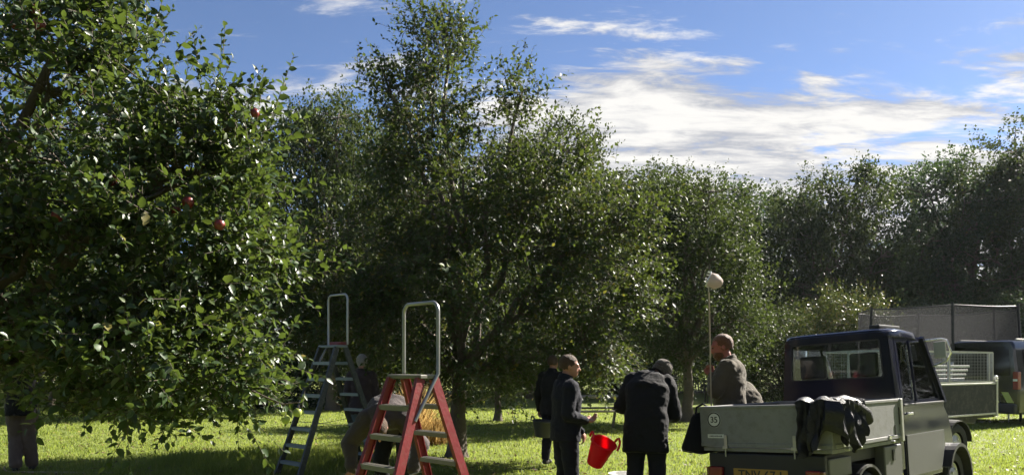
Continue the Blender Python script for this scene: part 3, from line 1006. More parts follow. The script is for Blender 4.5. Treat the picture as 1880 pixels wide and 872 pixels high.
def arch(bm, x, y0, y1, z, r0, r1, a0=-10, a1=190, n=14):
    pts_o = [(x + r1 * math.cos(R(a0 + (a1 - a0) * k / n)), z + r1 * math.sin(R(a0 + (a1 - a0) * k / n))) for k in range(n + 1)]
    pts_i = [(x + r0 * math.cos(R(a0 + (a1 - a0) * k / n)), z + r0 * math.sin(R(a0 + (a1 - a0) * k / n))) for k in range(n + 1)]
    for k in range(n):
        prism(bm, [(pts_i[k][0], y0, pts_i[k][1]), (pts_o[k][0], y0, pts_o[k][1]), (pts_o[k + 1][0], y0, pts_o[k + 1][1]), (pts_i[k + 1][0], y0, pts_i[k + 1][1])], (0, y1 - y0, 0))
    bmesh.ops.remove_doubles(bm, verts=bm.verts[:], dist=0.0005)


def utility_truck():
    t = thing('utility_truck', (2.24, 6.46, -0.0), 'small dark blue electric utility truck with a grey drop side tray', 'truck', (R(-3.4), 0, R(42)))
    A = M['tray_alu']
    # chassis
    bm = bmesh.new()
    box(bm, (1.45, 0.32, 0.50), (2.9, 0.09, 0.16))
    box(bm, (1.45, -0.32, 0.50), (2.9, 0.09, 0.16))
    for x in (0.1, 0.75, 1.4, 2.2, 2.85):
        box(bm, (x, 0, 0.50), (0.08, 0.55, 0.12))
    box(bm, (0.75, 0, 0.68), (1.40, 1.02, 0.10))
    box(bm, (1.05, 0.0, 0.46), (0.75, 0.50, 0.26))
    build('chassis', bm, M['chassis'], t, bevel=0.006)
    bm = bmesh.new()
    box(bm, (0.01, 0, 0.60), (0.05, 1.10, 0.26))
    box(bm, (-0.03, 0, 0.42), (0.09, 1.14, 0.10))
    build('rear_bumper', bm, M['chassis'], t, bevel=0.012)
    # tray
    bm = bmesh.new()
    box(bm, (0.71, 0, 0.765), (1.42, 1.22, 0.035))
    build('tray_floor', bm, A, t, bevel=0.004)

    def board(name, c, size, axis):
        bm = bmesh.new()
        box(bm, c, size)
        o = build(name, bm, A, t, bevel=0.004)
        # rolled top rail and a foot rail
        bm = bmesh.new()
        z0, z1 = c[2] - size[2] / 2, c[2] + size[2] / 2
        if axis == 'y':
            box(bm, (c[0], c[1], z1 + 0.004), (0.042, size[1], 0.026))
            box(bm, (c[0] - 0.004, c[1], z0 + 0.020), (0.036, size[1] * .996, 0.034))
        else:
            box(bm, (c[0], c[1], z1 + 0.004), (size[0], 0.042, 0.026))
            box(bm, (c[0], c[1] - math.copysign(0.004, -c[1]), z0 + 0.020), (size[0] * .996, 0.036, 0.034))
        build('board_rail', bm, A, o, bevel=0.004)
        return o
    tg = board('tailgate', (0.0, 0.0, 0.965), (0.026, 1.25, 0.355), 'y')
    sr = board('side_board', (0.715, -0.612, 0.965), (1.38, 0.026, 0.355), 'x')
    board('side_board', (0.715, 0.612, 0.965), (1.38, 0.026, 0.355), 'x')
    hb = bmesh.new()
    box(hb, (1.425, 0, 0.975), (0.03, 1.24, 0.38))
    build('headboard', hb, A, t, bevel=0.004)
    for y in (-0.63, 0.63):
        bm = bmesh.new()
        box(bm, (1.405, y * 0.99, 0.96), (0.05, 0.05, 0.40))
        build('tray_post', bm, M['alu'], t, bevel=0.006)
    bm = bmesh.new()
    box(bm, (1.38, -0.628, 1.00), (0.018, 0.008, 0.16))
    box(bm, (1.27, -0.628, 0.86), (0.012, 0.008, 0.12))
    build('slot', bm, M['ink'], sr)
    for y in (0.36, -0.30):
        bm = bmesh.new()
        box(bm, (-0.020, y, 0.845), (0.016, 0.03, 0.10))
        box(bm, (-0.026, y, 0.785), (0.028, 0.05, 0.03))
        tube(bm, [(-0.03, y, 0.78), (-0.032, y, 0.70)], 0.007, 8)
        build('latch', bm, M['tube'], tg, bevel=0.002)
    for x in (0.18, 0.42, 1.12):
        bm = bmesh.new()
        box(bm, (x, -0.632, 0.815), (0.05, 0.018, 0.035))
        lathe(bm, [(0.001, 0), (0.013, 0), (0.013, 0.03), (0.006, 0.036), (0.001, 0.036)], 10, Matrix.Translation((x, -0.64, 0.775)) @ Matrix.Rotation(R(90), 4, 'X'))
        lathe(bm, [(0.001, 0), (0.010, 0), (0.010, 0.02), (0.001, 0.024)], 10, Matrix.Translation((x + 0.03, -0.64, 0.825)) @ Matrix.Rotation(R(90), 4, 'X'))
        build('latch', bm, M['steel_bright'], sr, smooth=True)
    # speed sticker
    face = Matrix.Rotation(R(90), 4, 'X')                     # text plane x right, z up, facing -y
    face = Matrix.Rotation(R(-90), 4, 'Z') @ face              # now facing -x, text running to -y
    c = Matrix.Translation((-0.0145, 0.475, 1.035)) @ face
    bm = bmesh.new()
    lathe(bm, [(0.0005, 0.0), (0.072, 0.0), (0.072, 0.0015), (0.0005, 0.0015)], 40, c)
    st = build('speed_sticker', bm, M['white_vinyl'], tg)
    bm = bmesh.new()
    lathe(bm, [(0.058, 0.0012), (0.070, 0.0012), (0.070, 0.003), (0.058, 0.003), (0.058, 0.0012)], 40, c)
    build('sticker_ring', bm, M['ink'], st)
    text_mesh('sticker_number', '35', 0.078, c @ Matrix.Translation((0, -0.002, 0.003)), M['ink'], st)
    bm = bmesh.new()
    box(bm, (-0.0145, 0.465, 0.885), (0.003, 0.17, 0.035))
    st = build('label_plate', bm, M['white_vinyl'], tg)
    bm = bmesh.new()
    for k in range(9):
        box(bm, (-0.017, 0.525 - k * 0.015, 0.885), (0.002, 0.010, 0.008 + 0.006 * ((k * 7) % 3) / 2))
    build('label_print', bm, M['door_grey'], st)
    # number plate, lamps
    bm = bmesh.new()
    box(bm, (-0.022, 0.035, 0.545), (0.006, 0.52, 0.11))
    pl = build('number_plate', bm, M['plate_yellow'], t, bevel=0.004)
    cp = Matrix.Translation((-0.026, 0.035, 0.545)) @ face
    text_mesh('plate_number', 'TNV-67-J', 0.108, cp, M['ink'], pl)
    for y in (0.46, -0.46):
        bm = bmesh.new()
        box(bm, (-0.035, y, 0.565), (0.05, 0.13, 0.09))
        o = build('tail_lamp', bm, M['lens_red'], t, bevel=0.012)
        bm = bmesh.new()
        box(bm, (-0.036, y * 1.17, 0.565), (0.05, 0.03, 0.08))
        build('indicator', bm, M['lens_orange'], o, bevel=0.008)
    # wheels and arches
    for x in (0.72, 2.98):
        for s in (-1, 1):
            wheel(t, x, s * 0.50, 0.27, 0.17, s)
    for s in (-1, 1):
        bm = bmesh.new()
        arch(bm, 0.72, s * 0.42, s * 0.60, 0.28, 0.30, 0.325, 5, 175)
        build('mudguard', bm, M['black_plastic'], t, smooth=True)
        bm = bmesh.new()
        arch(bm, 2.98, s * 0.42, s * 0.64, 0.29, 0.31, 0.345, -8, 160)
        build('mudguard', bm, M['black_plastic'], t, smooth=True)
    # side boxes below the tray and step
    bm = bmesh.new()
    box(bm, (1.28, -0.545, 0.52), (0.40, 0.10, 0.42))
    b1 = build('battery_box', bm, M['door_grey'], t, bevel=0.012)
    bm = bmesh.new()
    box(bm, (1.27, -0.60, 0.64), (0.05, 0.012, 0.10))
    build('box_catch', bm, M['ink'], b1, bevel=0.006)
    bm = bmesh.new()
    box(bm, (0.25, -0.52, 0.62), (0.42, 0.08, 0.16))
    build('side_skirt', bm, M['door_grey'], t, bevel=0.01)
    # ---- cab
    N = M['navy_paint']
    XR, HW, TW, ZT = 1.475, 0.575, 0.525, 1.80
    out = rrect(0, 1.15, HW, 0.68, 0.10, 6, top=TW)
    inn = rrect(0, 1.555, 0.475, 0.19, 0.03, 6, top=0.455)
    bm = bmesh.new()
    frame(bm, [(XR, y, z) for y, z in out], [(XR, y, z) for y, z in inn], (0.035, 0, 0))
    cb = build('cab_rear_wall', bm, N, t, smooth=True)
    bm = bmesh.new()
    prism(bm, [(XR + 0.014, y * 1.004, z) for y, z in inn], (0.005, 0, 0))
    build('rear_window', bm, M['glass'], cb)
    bm = bmesh.new()
    inn2 = rrect(0, 1.555, 0.462, 0.178, 0.026, 6, top=0.442)
    frame(bm, [(XR - 0.004, y, z) for y, z in inn], [(XR - 0.004, y, z) for y, z in inn2], (0.016, 0, 0))
    build('window_seal', bm, M['rubber'], cb, smooth=True)
    # roof: a lofted rounded slab
    bm = bmesh.new()
    rings = []
    for x, hw, z, th in ((XR - 0.015, TW - 0.02, 1.79, 0.05), (XR + 0.03, TW + 0.012, 1.79, 0.085), (1.8, TW + 0.016, 1.795, 0.10), (2.12, TW + 0.012, 1.785, 0.10), (2.27, TW, 1.765, 0.075), (2.34, TW - 0.03, 1.735, 0.035)):
        ring = []
        for k in range(21):
            a = math.pi * k / 20
            cx = math.cos(a)
            yy = math.copysign(abs(cx) ** 0.32, cx) * hw
            zz = z - 0.03 + th * (max(0, math.sin(a)) ** 0.42) * (1 - 0.0 * abs(cx))
            ring.append(bm.verts.new((x, yy, zz)))
        ring.append(bm.verts.new((x, -hw * 0.95, z - 0.04)))
        ring.append(bm.verts.new((x, hw * 0.95, z - 0.04)))
        rings.append(ring)
    for r0, r1 in zip(rings, rings[1:]):
        n = len(r0)
        for k in range(n):
            bm.faces.new((r0[k], r0[(k + 1) % n], r1[(k + 1) % n], r1[k]))
    bm.faces.new(rings[0][::-1])
    bm.faces.new(rings[-1])
    rf = build('cab_roof', bm, N, t, smooth=True)
    bm = bmesh.new()
    box(bm, (1.86, -0.36, 1.878), (0.52, 0.10, 0.028))
    box(bm, (1.66, -0.36, 1.86), (0.05, 0.08, 0.03))
    box(bm, (2.06, -0.36, 1.86), (0.05, 0.08, 0.03))
    build('roof_rail', bm, M['black_plastic'], rf, bevel=0.006)
    # sides: door with window
    for s in (-1, 1):
        def Q(x, z):
            w = HW if z <= 1.1 else HW + (TW - HW) * (z - 1.1) / 0.7
            return (x, s * w, z)
        th = (0, -s * 0.03, 0)
        # rear pillar
        bm = bmesh.new()
        prism(bm, [Q(1.475, 0.48), Q(1.60, 0.48), Q(1.60, 1.1), Q(1.60, 1.78), Q(1.49, 1.78), Q(1.475, 1.1)], th)
        build('cab_pillar', bm, N, t, bevel=0.006)
        # door lower part
        bm = bmesh.new()
        prism(bm, [Q(1.615, 0.36), Q(2.55, 0.36), Q(2.68, 0.60), Q(2.72, 1.085), Q(1.615, 1.085)], (0, s * 0.008, 0))
        prism(bm, [Q(1.615, 0.36), Q(2.55, 0.36), Q(2.68, 0.60), Q(2.72, 1.085), Q(1.615, 1.085)], th)
        dr = build('door', bm, N, t, bevel=0.006)
        bm = bmesh.new()
        prism(bm, [(x, y + s * 0.0105, z) for x, y, z in (Q(1.64, 0.40), Q(2.52, 0.40), Q(2.64, 0.62), Q(2.655, 0.80), Q(1.64, 0.80))], (0, s * 0.006, 0))
        build('door_reflection', bm, M['door_grey'], dr, bevel=0.004)  # grey layer standing in for sunlit ground reflected in the lower door
        bm = bmesh.new()
        box(bm, (1.73, s * 0.598, 1.005), (0.13, 0.02, 0.022))
        build('door_handle', bm, M['steel_bright'], dr, bevel=0.005)
        bm = bmesh.new()
        box(bm, (2.16, s * 0.583, 1.092), (1.10, 0.026, 0.022))
        build('door_sill', bm, M['black_plastic'], dr, bevel=0.004)
        # window frame and panes
        bm = bmesh.new()
        ou = [Q(1.615, 1.10), Q(2.70, 1.10), Q(2.325, 1.765), Q(1.615, 1.765)]
        ii = [Q(1.665, 1.135), Q(2.60, 1.135), Q(2.285, 1.715), Q(1.665, 1.715)]
        frame(bm, ou, ii, th)
        beam(bm, Q(1.98, 1.12), Q(1.98, 1.73), 0.03, 0.022, side=(1, 0, 0))
        wf = build('window_frame', bm, N, dr, bevel=0.004)
        for aa, bb, cc, ddx in ((1.668, 1.964, 1.964, 1.668), (1.996, 2.598, 2.283, 1.996)):
            bm = bmesh.new()
            prism(bm, [(x, y - s * 0.012, z) for x, y, z in (Q(aa, 1.136), Q(bb, 1.136), Q(cc, 1.714), Q(ddx, 1.714))], (0, -s * 0.004, 0))
            build('pane', bm, M['glass'], wf)
        # windscreen pillar and mirror
        bm = bmesh.new()
        beam(bm, Q(2.335, 1.77), Q(2.745, 1.09), 0.05, 0.045, side=(0, 1, 0))
        build('windscreen_pillar', bm, N, t, bevel=0.008)
        bm = bmesh.new()
        tube(bm, [(2.40, s * 0.55, 1.74), (2.42, s * 0.70, 1.745), (2.43, s * 0.74, 1.73), (2.45, s * 0.77, 1.60), (2.47, s * 0.72, 1.52), (2.52, s * 0.57, 1.47)], 0.010, 8)
        mr = build('mirror', bm, M['steel_bright'], t, smooth=True)
        bm = bmesh.new()
        box(bm, (2.44, s * 0.67, 1.635), (0.022, 0.115, 0.17))
        build('mirror_glass', bm, M['dash'], mr, bevel=0.008)
    # windscreen, dash, bonnet, front
    bm = bmesh.new()
    prism(bm, [(2.34, -0.50, 1.755), (2.34, 0.50, 1.755), (2.735, 0.545, 1.10), (2.735, -0.545, 1.10)], (0.006, 0, 0.003))
    build('windscreen', bm, M['glass'], t)
    bm = bmesh.new()
    prof = [(2.72, 1.09), (2.78, 1.07), (2.93, 0.93), (3.02, 0.72), (3.05, 0.50), (3.03, 0.42), (2.70, 0.42)]
    prism(bm, [(x, -0.55, z) for x, z in prof], (0, 1.10, 0))
    bn = build('bonnet', bm, N, t, bevel=0.03, segs=3)
    for s in (-1, 1):
        bm = bmesh.new()
        bmesh.ops.create_icosphere(bm, subdivisions=3, radius=0.085, matrix=Matrix.Translation((2.94, s * 0.43, 0.82)) @ Matrix.Diagonal((0.7, 1.0, 1.1, 1)))
        build('headlamp', bm, M['lens_clear'], bn, smooth=True)
    bm = bmesh.new()
    box(bm, (2.15, 0, 0.47), (1.30, 1.10, 0.06))
    box(bm, (1.75, 0, 0.68), (0.50, 1.05, 0.36))
    build('cab_floor', bm, M['chassis'], t)
    bm = bmesh.new()
    prism(bm, [(2.50, -0.53, 0.78), (2.50, -0.53, 1.02), (2.56, -0.53, 1.10), (2.72, -0.53, 1.09), (2.72, -0.53, 0.70)], (0, 1.06, 0))
    build('dashboard', bm, M['dash'], t, bevel=0.015)
    for y in (-0.26, 0.26):
        bm = bmesh.new()
        beam(bm, (1.62, y, 0.88), (1.555, y, 1.34), 0.40, 0.09, side=(0, 1, 0))
        box(bm, (1.80, y, 0.90), (0.44, 0.42, 0.10))
        seat = build('seat', bm, M['seat'], t, bevel=0.03, segs=3)
        bm = bmesh.new()
        box(bm, (1.555, y, 1.50), (0.07, 0.27, 0.24))
        tube(bm, [(1.56, y - .06, 1.30), (1.555, y - .06, 1.45)], 0.008, 6)
        tube(bm, [(1.56, y + .06, 1.30), (1.555, y + .06, 1.45)], 0.008, 6)
        build('headrest', bm, M['seat'], seat, bevel=0.025, segs=3)
    bm = bmesh.new()
    mt = Matrix.Translation((2.36, 0.26, 1.12)) @ Matrix.Rotation(R(-58), 4, 'Y')
    pts = [mt @ Vector((0.17 * math.cos(a), 0.17 * math.sin(a), 0)) for a in [2 * math.pi * k / 24 for k in range(25)]]
    tube(bm, pts, 0.013, 8)
    tube(bm, [mt @ Vector((-0.16, 0, 0)), mt @ Vector((0, 0, -0.03)), mt @ Vector((0.16, 0, 0))], 0.012, 6)
    tube(bm, [mt @ Vector((0, 0, -0.02)), mt @ Vector((0, 0, -0.30))], 0.02, 8)
    build('steering_wheel', bm, M['black_plastic'], t, smooth=True)
    return t


truck = utility_truck()


def draped_jacket():
    """a jacket thrown over the near corner of the tray, in truck coordinates"""
    mw = Matrix.Translation(truck.location) @ Euler(truck.rotation_euler).to_matrix().to_4x4()
    ztop = 1.17
    S, K = 46, 22
    bm = bmesh.new()
    grid = []
    for i in range(S + 1):
        s = i / S                                  # 0 on the tailgate, 1 on the side board
        d = -0.24 + s * 0.66                         # metres round the corner
        if d < 0:
            base = Vector((-0.013, -0.612 - d, 0))
            nrm = Vector((-1, 0, 0))
        else:
            base = Vector((d - 0.0, -0.625, 0))
            nrm = Vector((0, -1, 0))
        w = max(0, 1 - abs(d) / 0.10)
        nrm = (nrm + Vector((-1, -1, 0)) * w * 0.5).normalized()
        hang = 0.40 - 0.17 * max(0, (s - 0.55)) / 0.45 + 0.035 * math.sin(s * 21) + 0.03 * math.sin(s * 9 + 1)
        if 0.30 < s < 0.50:
            hang *= 0.92
        if 0.24 < s < 0.44:
            hang *= 0.55 + 0.45 * abs(s - 0.34) / 0.10
        row = []
        for k in range(K + 1):
            q = k / K
            if q < 0.22:
                u = q / 0.22
                p = base + nrm * (-0.05 + 0.0 * u) + Vector((0, 0, ztop - 0.10 * (1 - u) - 0.005 * u))
            elif q < 0.36:
                u = (q - 0.22) / 0.14
                a = math.pi * u
                p = base + nrm * (-0.015 - 0.045 * math.cos(a)) + Vector((0, 0, ztop - 0.005 + 0.028 * math.sin(a)))
            else:
                u = (q - 0.36) / 0.64
                fold = 0.026 * math.sin(s * 34 + 2.0 * math.sin(u * 3)) * (0.3 + u) + 0.016 * math.sin(s * 71 + u * 5)
                p = base + nrm * (0.034 + 0.028 * u + fold + 0.03) + Vector((0, 0, ztop - hang * u))
            nz = mnoise.noise_vector(p * 9.0) * 0.022
            row.append(bm.verts.new(mw @ (p + nz + Vector((0, 0, 0.012 * math.sin(s * 26))))))
        grid.append(row)
    for i in range(S):
        for k in range(K):
            bm.faces.new((grid[i][k], grid[i + 1][k], grid[i + 1][k + 1], grid[i][k + 1]))
    c = mw @ Vector((0, -0.6, 1.17))
    bmesh.ops.translate(bm, verts=bm.verts[:], vec=-c)
    bmesh.ops.solidify(bm, geom=bm.faces[:], thickness=0.012)
    t = thing('jacket', c, 'dark crumpled jacket thrown over the near corner of the truck tray', 'jacket')
    build('jacket_body', bm, M['jacket_nylon'], t, smooth=True)
    # a sleeve that hooks over the side board
    bm = bmesh.new()
    pts = [(0.06, -0.62, 1.15), (0.20, -0.64, 1.17), (0.34, -0.67, 1.13), (0.45, -0.70, 1.06), (0.50, -0.71, 0.99)]
    tube(bm, [mw @ Vector(p) - c for p in pts], [0.05, 0.056, 0.056, 0.050, 0.042], 12)
    for v in bm.verts:
        v.co += mnoise.noise_vector(v.co * 14) * 0.018
    build('sleeve', bm, M['jacket_nylon'], t, smooth=True)


draped_jacket()


def side_bag():
    mw = Matrix.Translation(truck.location) @ Euler(truck.rotation_euler).to_matrix().to_4x4()
    c = mw @ Vector((0.12, 0.70, 1.10))
    t = thing('bag', c, 'black bag hanging on the far side of the truck tray beside the bearded man', 'bag')
    bm = bmesh.new()
    prof = [(0.0, 0.06), (0.05, 0.10), (0.20, 0.155), (0.33, 0.20), (0.37, 0.19), (0.385, 0.12)]
    rings = []
    for z, r in prof:
        rings.append([bm.verts.new((r * 0.95 * math.cos(a), r * 0.55 * math.sin(a), -z + 0.01 * math.sin(a * 3 + z * 9))) for a in [2 * math.pi * k / 22 for k in range(22)]])
    for r0, r1 in zip(rings, rings[1:]):
        for k in range(22):
            bm.faces.new((r0[k], r0[(k + 1) % 22], r1[(k + 1) % 22], r1[k]))
    bm.faces.new(rings[-1])
    build('bag_body', bm, M['cloth_black'], t, smooth=True)
    bm = bmesh.new()
    tube(bm, [(-0.05, 0, -0.03), (-0.05, -0.02, 0.05), (0.0, -0.07, 0.085), (0.06, -0.05, 0.05), (0.06, 0, -0.03)], 0.011, 8)
    build('strap', bm, M['cloth_black'], t, smooth=True)


side_bag()


# ------------------------------------------------------------------ cage trailer and van
def cage_trailer():
    hd = R(90 - 56)
    far = Vector((7.92, 12.1, 0))
    h = Vector((math.cos(hd), math.sin(hd), 0))
    L, Wd = 3.0, 1.5
    org = far - h * L                                    # near end of its right side
    lft = Vector((-h.y, h.x, 0))
    t = thing('cage_trailer', org + lft * (Wd / 2), 'dark grey box trailer with aluminium mesh cage sides beside the truck cab', 'trailer', (0, 0, hd))
    G = M['trailer_grey']
    bm = bmesh.new()
    box(bm, (L / 2, 0, 0.70), (L, Wd - 0.04, 0.06))
    box(bm, (L / 2, 0.4, 0.62), (L, 0.07, 0.10))
    box(bm, (L / 2, -0.4, 0.62), (L, 0.07, 0.10))
    build('trailer_bed', bm, G, t, bevel=0.005)
    for c, s in (((L / 2, -Wd / 2, 0.98), (L - .08, 0.03, 0.46)), ((L / 2, Wd / 2, 0.98), (L - .08, 0.03, 0.46)), ((0.02, 0, 0.98), (0.03, Wd - .08, 0.46)), ((L - 0.02, 0, 0.98), (0.03, Wd - .08, 0.46))):
        bm = bmesh.new()
        box(bm, c, s)
        o = build('side_board', bm, G, t, bevel=0.004)
        bm = bmesh.new()
        if s[0] > s[1]:
            box(bm, (c[0], c[1], c[2] - 0.245), (s[0], 0.04, 0.03))
            box(bm, (c[0], c[1], c[2] + 0.24), (s[0], 0.04, 0.025))
        else:
            box(bm, (c[0], c[1], c[2] - 0.245), (0.04, s[1], 0.03))
            box(bm, (c[0], c[1], c[2] + 0.24), (0.04, s[1], 0.025))
        build('board_rail', bm, M['alu'], o, bevel=0.003)
    for x in (0.02, L - 0.02):
        for y in (-Wd / 2, Wd / 2):
            bm = bmesh.new()
            box(bm, (x, y, 1.0), (0.06, 0.06, 0.62))
            o = build('corner_post', bm, M['alu'], t, bevel=0.006)
    bm = bmesh.new()
    lathe(bm, [(0.001, 0), (0.03, 0), (0.03, 0.04), (0.012, 0.05), (0.001, 0.05)], 12, Matrix.Translation((L - 0.02, -Wd / 2, 1.30)))
    box(bm, (L - 0.07, -Wd / 2 - .02, 1.27), (0.10, 0.03, 0.03))
    build('post_catch', bm, M['steel_bright'], t, smooth=True)
    # mesh cage, one panel for each side
    z0, z1 = 1.235, 1.72
    for a, b in (((0.03, -Wd / 2), (L - 0.14, -Wd / 2)), ((0.03, Wd / 2), (L - 0.14, Wd / 2)), ((0.03, -Wd / 2 + .02), (0.03, Wd / 2 - .02)), ((L - 0.14, -Wd / 2 + .02), (L - 0.14, Wd / 2 - .02))):
        a, b = Vector(a + (0,)), Vector(b + (0,))
        bm = bmesh.new()
        u = (b - a).normalized()
        zz = Vector((0, 0, 1))
        for z in (z0 + .015, z1):
            beam(bm, a + zz * z, b + zz * z, 0.028, 0.028)
        ln = (b - a).length
        k = 0
        for q in (0.0, 0.5, 0.955, 1.0):
            beam(bm, a + u * ln * q + zz * z0, a + u * ln * q + zz * z1, 0.03, 0.03, side=u)
        pn = build('mesh_panel', bm, M['alu'], t)
        bm = bmesh.new()
        n = int(ln / 0.05)
        for k in range(1, n):
            q = a + u * (ln * k / n)
            beam(bm, q + zz * z0, q + zz * z1, 0.0025, 0.0025, side=u)
        for k in range(1, 10):
            z = z0 + (z1 - z0) * k / 10
            beam(bm, a + zz * z, b + zz * z, 0.0025, 0.0025)
        tag(build('wire_mesh', bm, M['mesh_wire'], pn), kind='stuff')
    for s in (-1, 1):
        wheel(t, 1.35, s * 0.84, 0.32, 0.19, s)
        bm = bmesh.new()
        arch(bm, 1.35, s * 0.74, s * 0.96, 0.33, 0.35, 0.37, 5, 175)
        build('mudguard', bm, M['black_plastic'], t, smooth=True)
    bm = bmesh.new()
    tube(bm, [(1.35, -0.8, 0.32), (1.35, 0.8, 0.32)], 0.035, 8)
    beam(bm, (L, 0, 0.62), (L + 0.9, 0, 0.52), 0.09, 0.07)
    build('axle_and_drawbar', bm, M['chassis'], t)
    # loading ramp folded up behind the near mesh, slat by slat
    rp = bmesh.new()
    beam(rp, (1.05, -0.50, 0.90), (1.05, -0.42, 1.56), 0.03, 0.04, side=(1, 0, 0))
    beam(rp, (1.95, -0.50, 0.90), (2.25, -0.42, 1.56), 0.03, 0.04, side=(1, 0, 0))
    ramp = build('ramp_frame', rp, M['alu'], t)
    for k in range(7):
        z = 1.10 + 0.066 * k
        bm = bmesh.new()
        x1 = 1.98 + 0.085 * k
        box(bm, ((1.0 + x1) / 2, -0.60 + 0.012 * k, z), (x1 - 1.0, 0.10, 0.034))
        build('slat', bm, M['white_vinyl'], ramp, bevel=0.004)
    return t


cage_trailer()


def van():
    hd = R(90 - 64)
    h = Vector((math.cos(hd), math.sin(hd), 0))
    lft = Vector((-h.y, h.x, 0))
    rr = Vector((12.35, 18.0, 0))
    Wd, L, Hh = 1.92, 4.9, 2.16
    t = thing('van', rr + lft * (Wd / 2), 'black van seen from its rear corner at the right edge', 'van', (0, 0, hd))
    Z0 = 0.32

    def section(x, hw, top, z0, tumble):
        pts = []
        for z, w, in ((z0, hw * .94), (z0 + .12, hw), (0.95, hw * 1.0), (1.12, hw * .985), (1.80, hw * (1 - tumble)), (top - .12, hw * (1 - tumble * 1.25)), (top - .03, hw * (1 - tumble * 1.9)), (top, hw * 0.62)):
            pts.append((x, w, z))
        return pts + [(x, -y, z) for x, y, z in pts[::-1]]
    secs = [section(0.0, .90, Hh - .05, Z0 + .08, .10), section(0.05, .945, Hh - .02, Z0, .10), section(0.6, .96, Hh, Z0, .10), section(2.9, .96, Hh, Z0, .10), section(3.35, .955, Hh - .06, Z0, .11),
            section(3.9, .94, 1.45, Z0, .03), section(4.2, .93, 1.16, Z0, .02), section(4.75, .90, 0.98, Z0 + .03, .02), section(4.9, .80, 0.80, Z0 + .1, .02)]
    bm = bmesh.new()
    rings = [[bm.verts.new(p) for p in s] for s in secs]
    for r0, r1 in zip(rings, rings[1:]):
        n = len(r0)
        for k in range(n):
            bm.faces.new((r0[k], r0[(k + 1) % n], r1[(k + 1) % n], r1[k]))
    bm.faces.new(rings[0][::-1])
    bm.faces.new(rings[-1])
    body = build('body', bm, M['van_paint'], t, smooth=True)
    # rear door with window
    bm = bmesh.new()
    ou = rrect(0, 1.62, 0.74, 0.36, 0.07, 5, top=0.70)
    prism(bm, [(-0.012, y, z) for y, z in ou], (0.02, 0, 0))
    build('rear_window', bm, M['glass_tint'], t, smooth=True)
    bm = bmesh.new()
    box(bm, (-0.008, 0, 1.26), (0.012, 1.5, 0.012))
    box(bm, (-0.008, 0.0, 0.80), (0.012, 1.3, 0.012))
    box(bm, (-0.02, 0, 0.88), (0.03, 0.5, 0.09))
    build('tailgate_trim', bm, M['black_plastic'], t)
    bm = bmesh.new()
    box(bm, (-0.06, 0, 0.46), (0.16, 1.84, 0.24))
    bp = build('rear_bumper', bm, M['black_plastic'], t, bevel=0.05, segs=3)
    for k in range(5):
        bm = bmesh.new()
        y = -0.70 + k * 0.35
        prism(bm, [(-0.0105, y - .14, 0.60), (-0.0105, y + .02, 0.60), (-0.0105, y + .16, 0.86), (-0.0105, y - 0.0, 0.86)], (-0.004, 0, 0))
        build('chevron_stripe', bm, M['chevron'], t)
    for s in (-1, 1):
        bm = bmesh.new()
        box(bm, (0.03, s * 0.885, 1.15), (0.14, 0.13, 0.44))
        o = build('tail_lamp', bm, M['lens_red'], t, bevel=0.02, segs=2)
        bm = bmesh.new()
        box(bm, (-0.045, s * 0.885, 1.16), (0.012, 0.10, 0.05))
        build('reversing_lens', bm, M['lens_clear'], o, bevel=0.004)
        # side glass
        bm = bmesh.new()
        for x0, x1 in ((0.35, 1.35), (1.45, 2.45), (2.55, 3.45)):
            zt = 1.92 if x0 < 2.5 else 1.88
            prism(bm, [(x0, s * 0.952, 1.22), (x1, s * 0.952, 1.22), (x1 - (0.25 if x0 > 2.5 else 0), s * 0.868, zt), (x0, s * 0.868, zt)], (0, s * 0.010, 0))
        build('side_windows', bm, M['glass_tint'], t)
        for x in (0.95, 4.0):
            wheel(t, x, s * 0.86, 0.33, 0.21, s)
        bm = bmesh.new()
        box(bm, (3.5, s * 1.05, 1.22), (0.12, 0.20, 0.22))
        build('wing_mirror', bm, M['black_plastic'], t, bevel=0.03)
        bm = bmesh.new()
        box(bm, (1.6, s * 0.70, Hh + 0.01), (2.6, 0.04, 0.035))
        build('roof_rail', bm, M['alu'], t, bevel=0.008)
    return t


van()


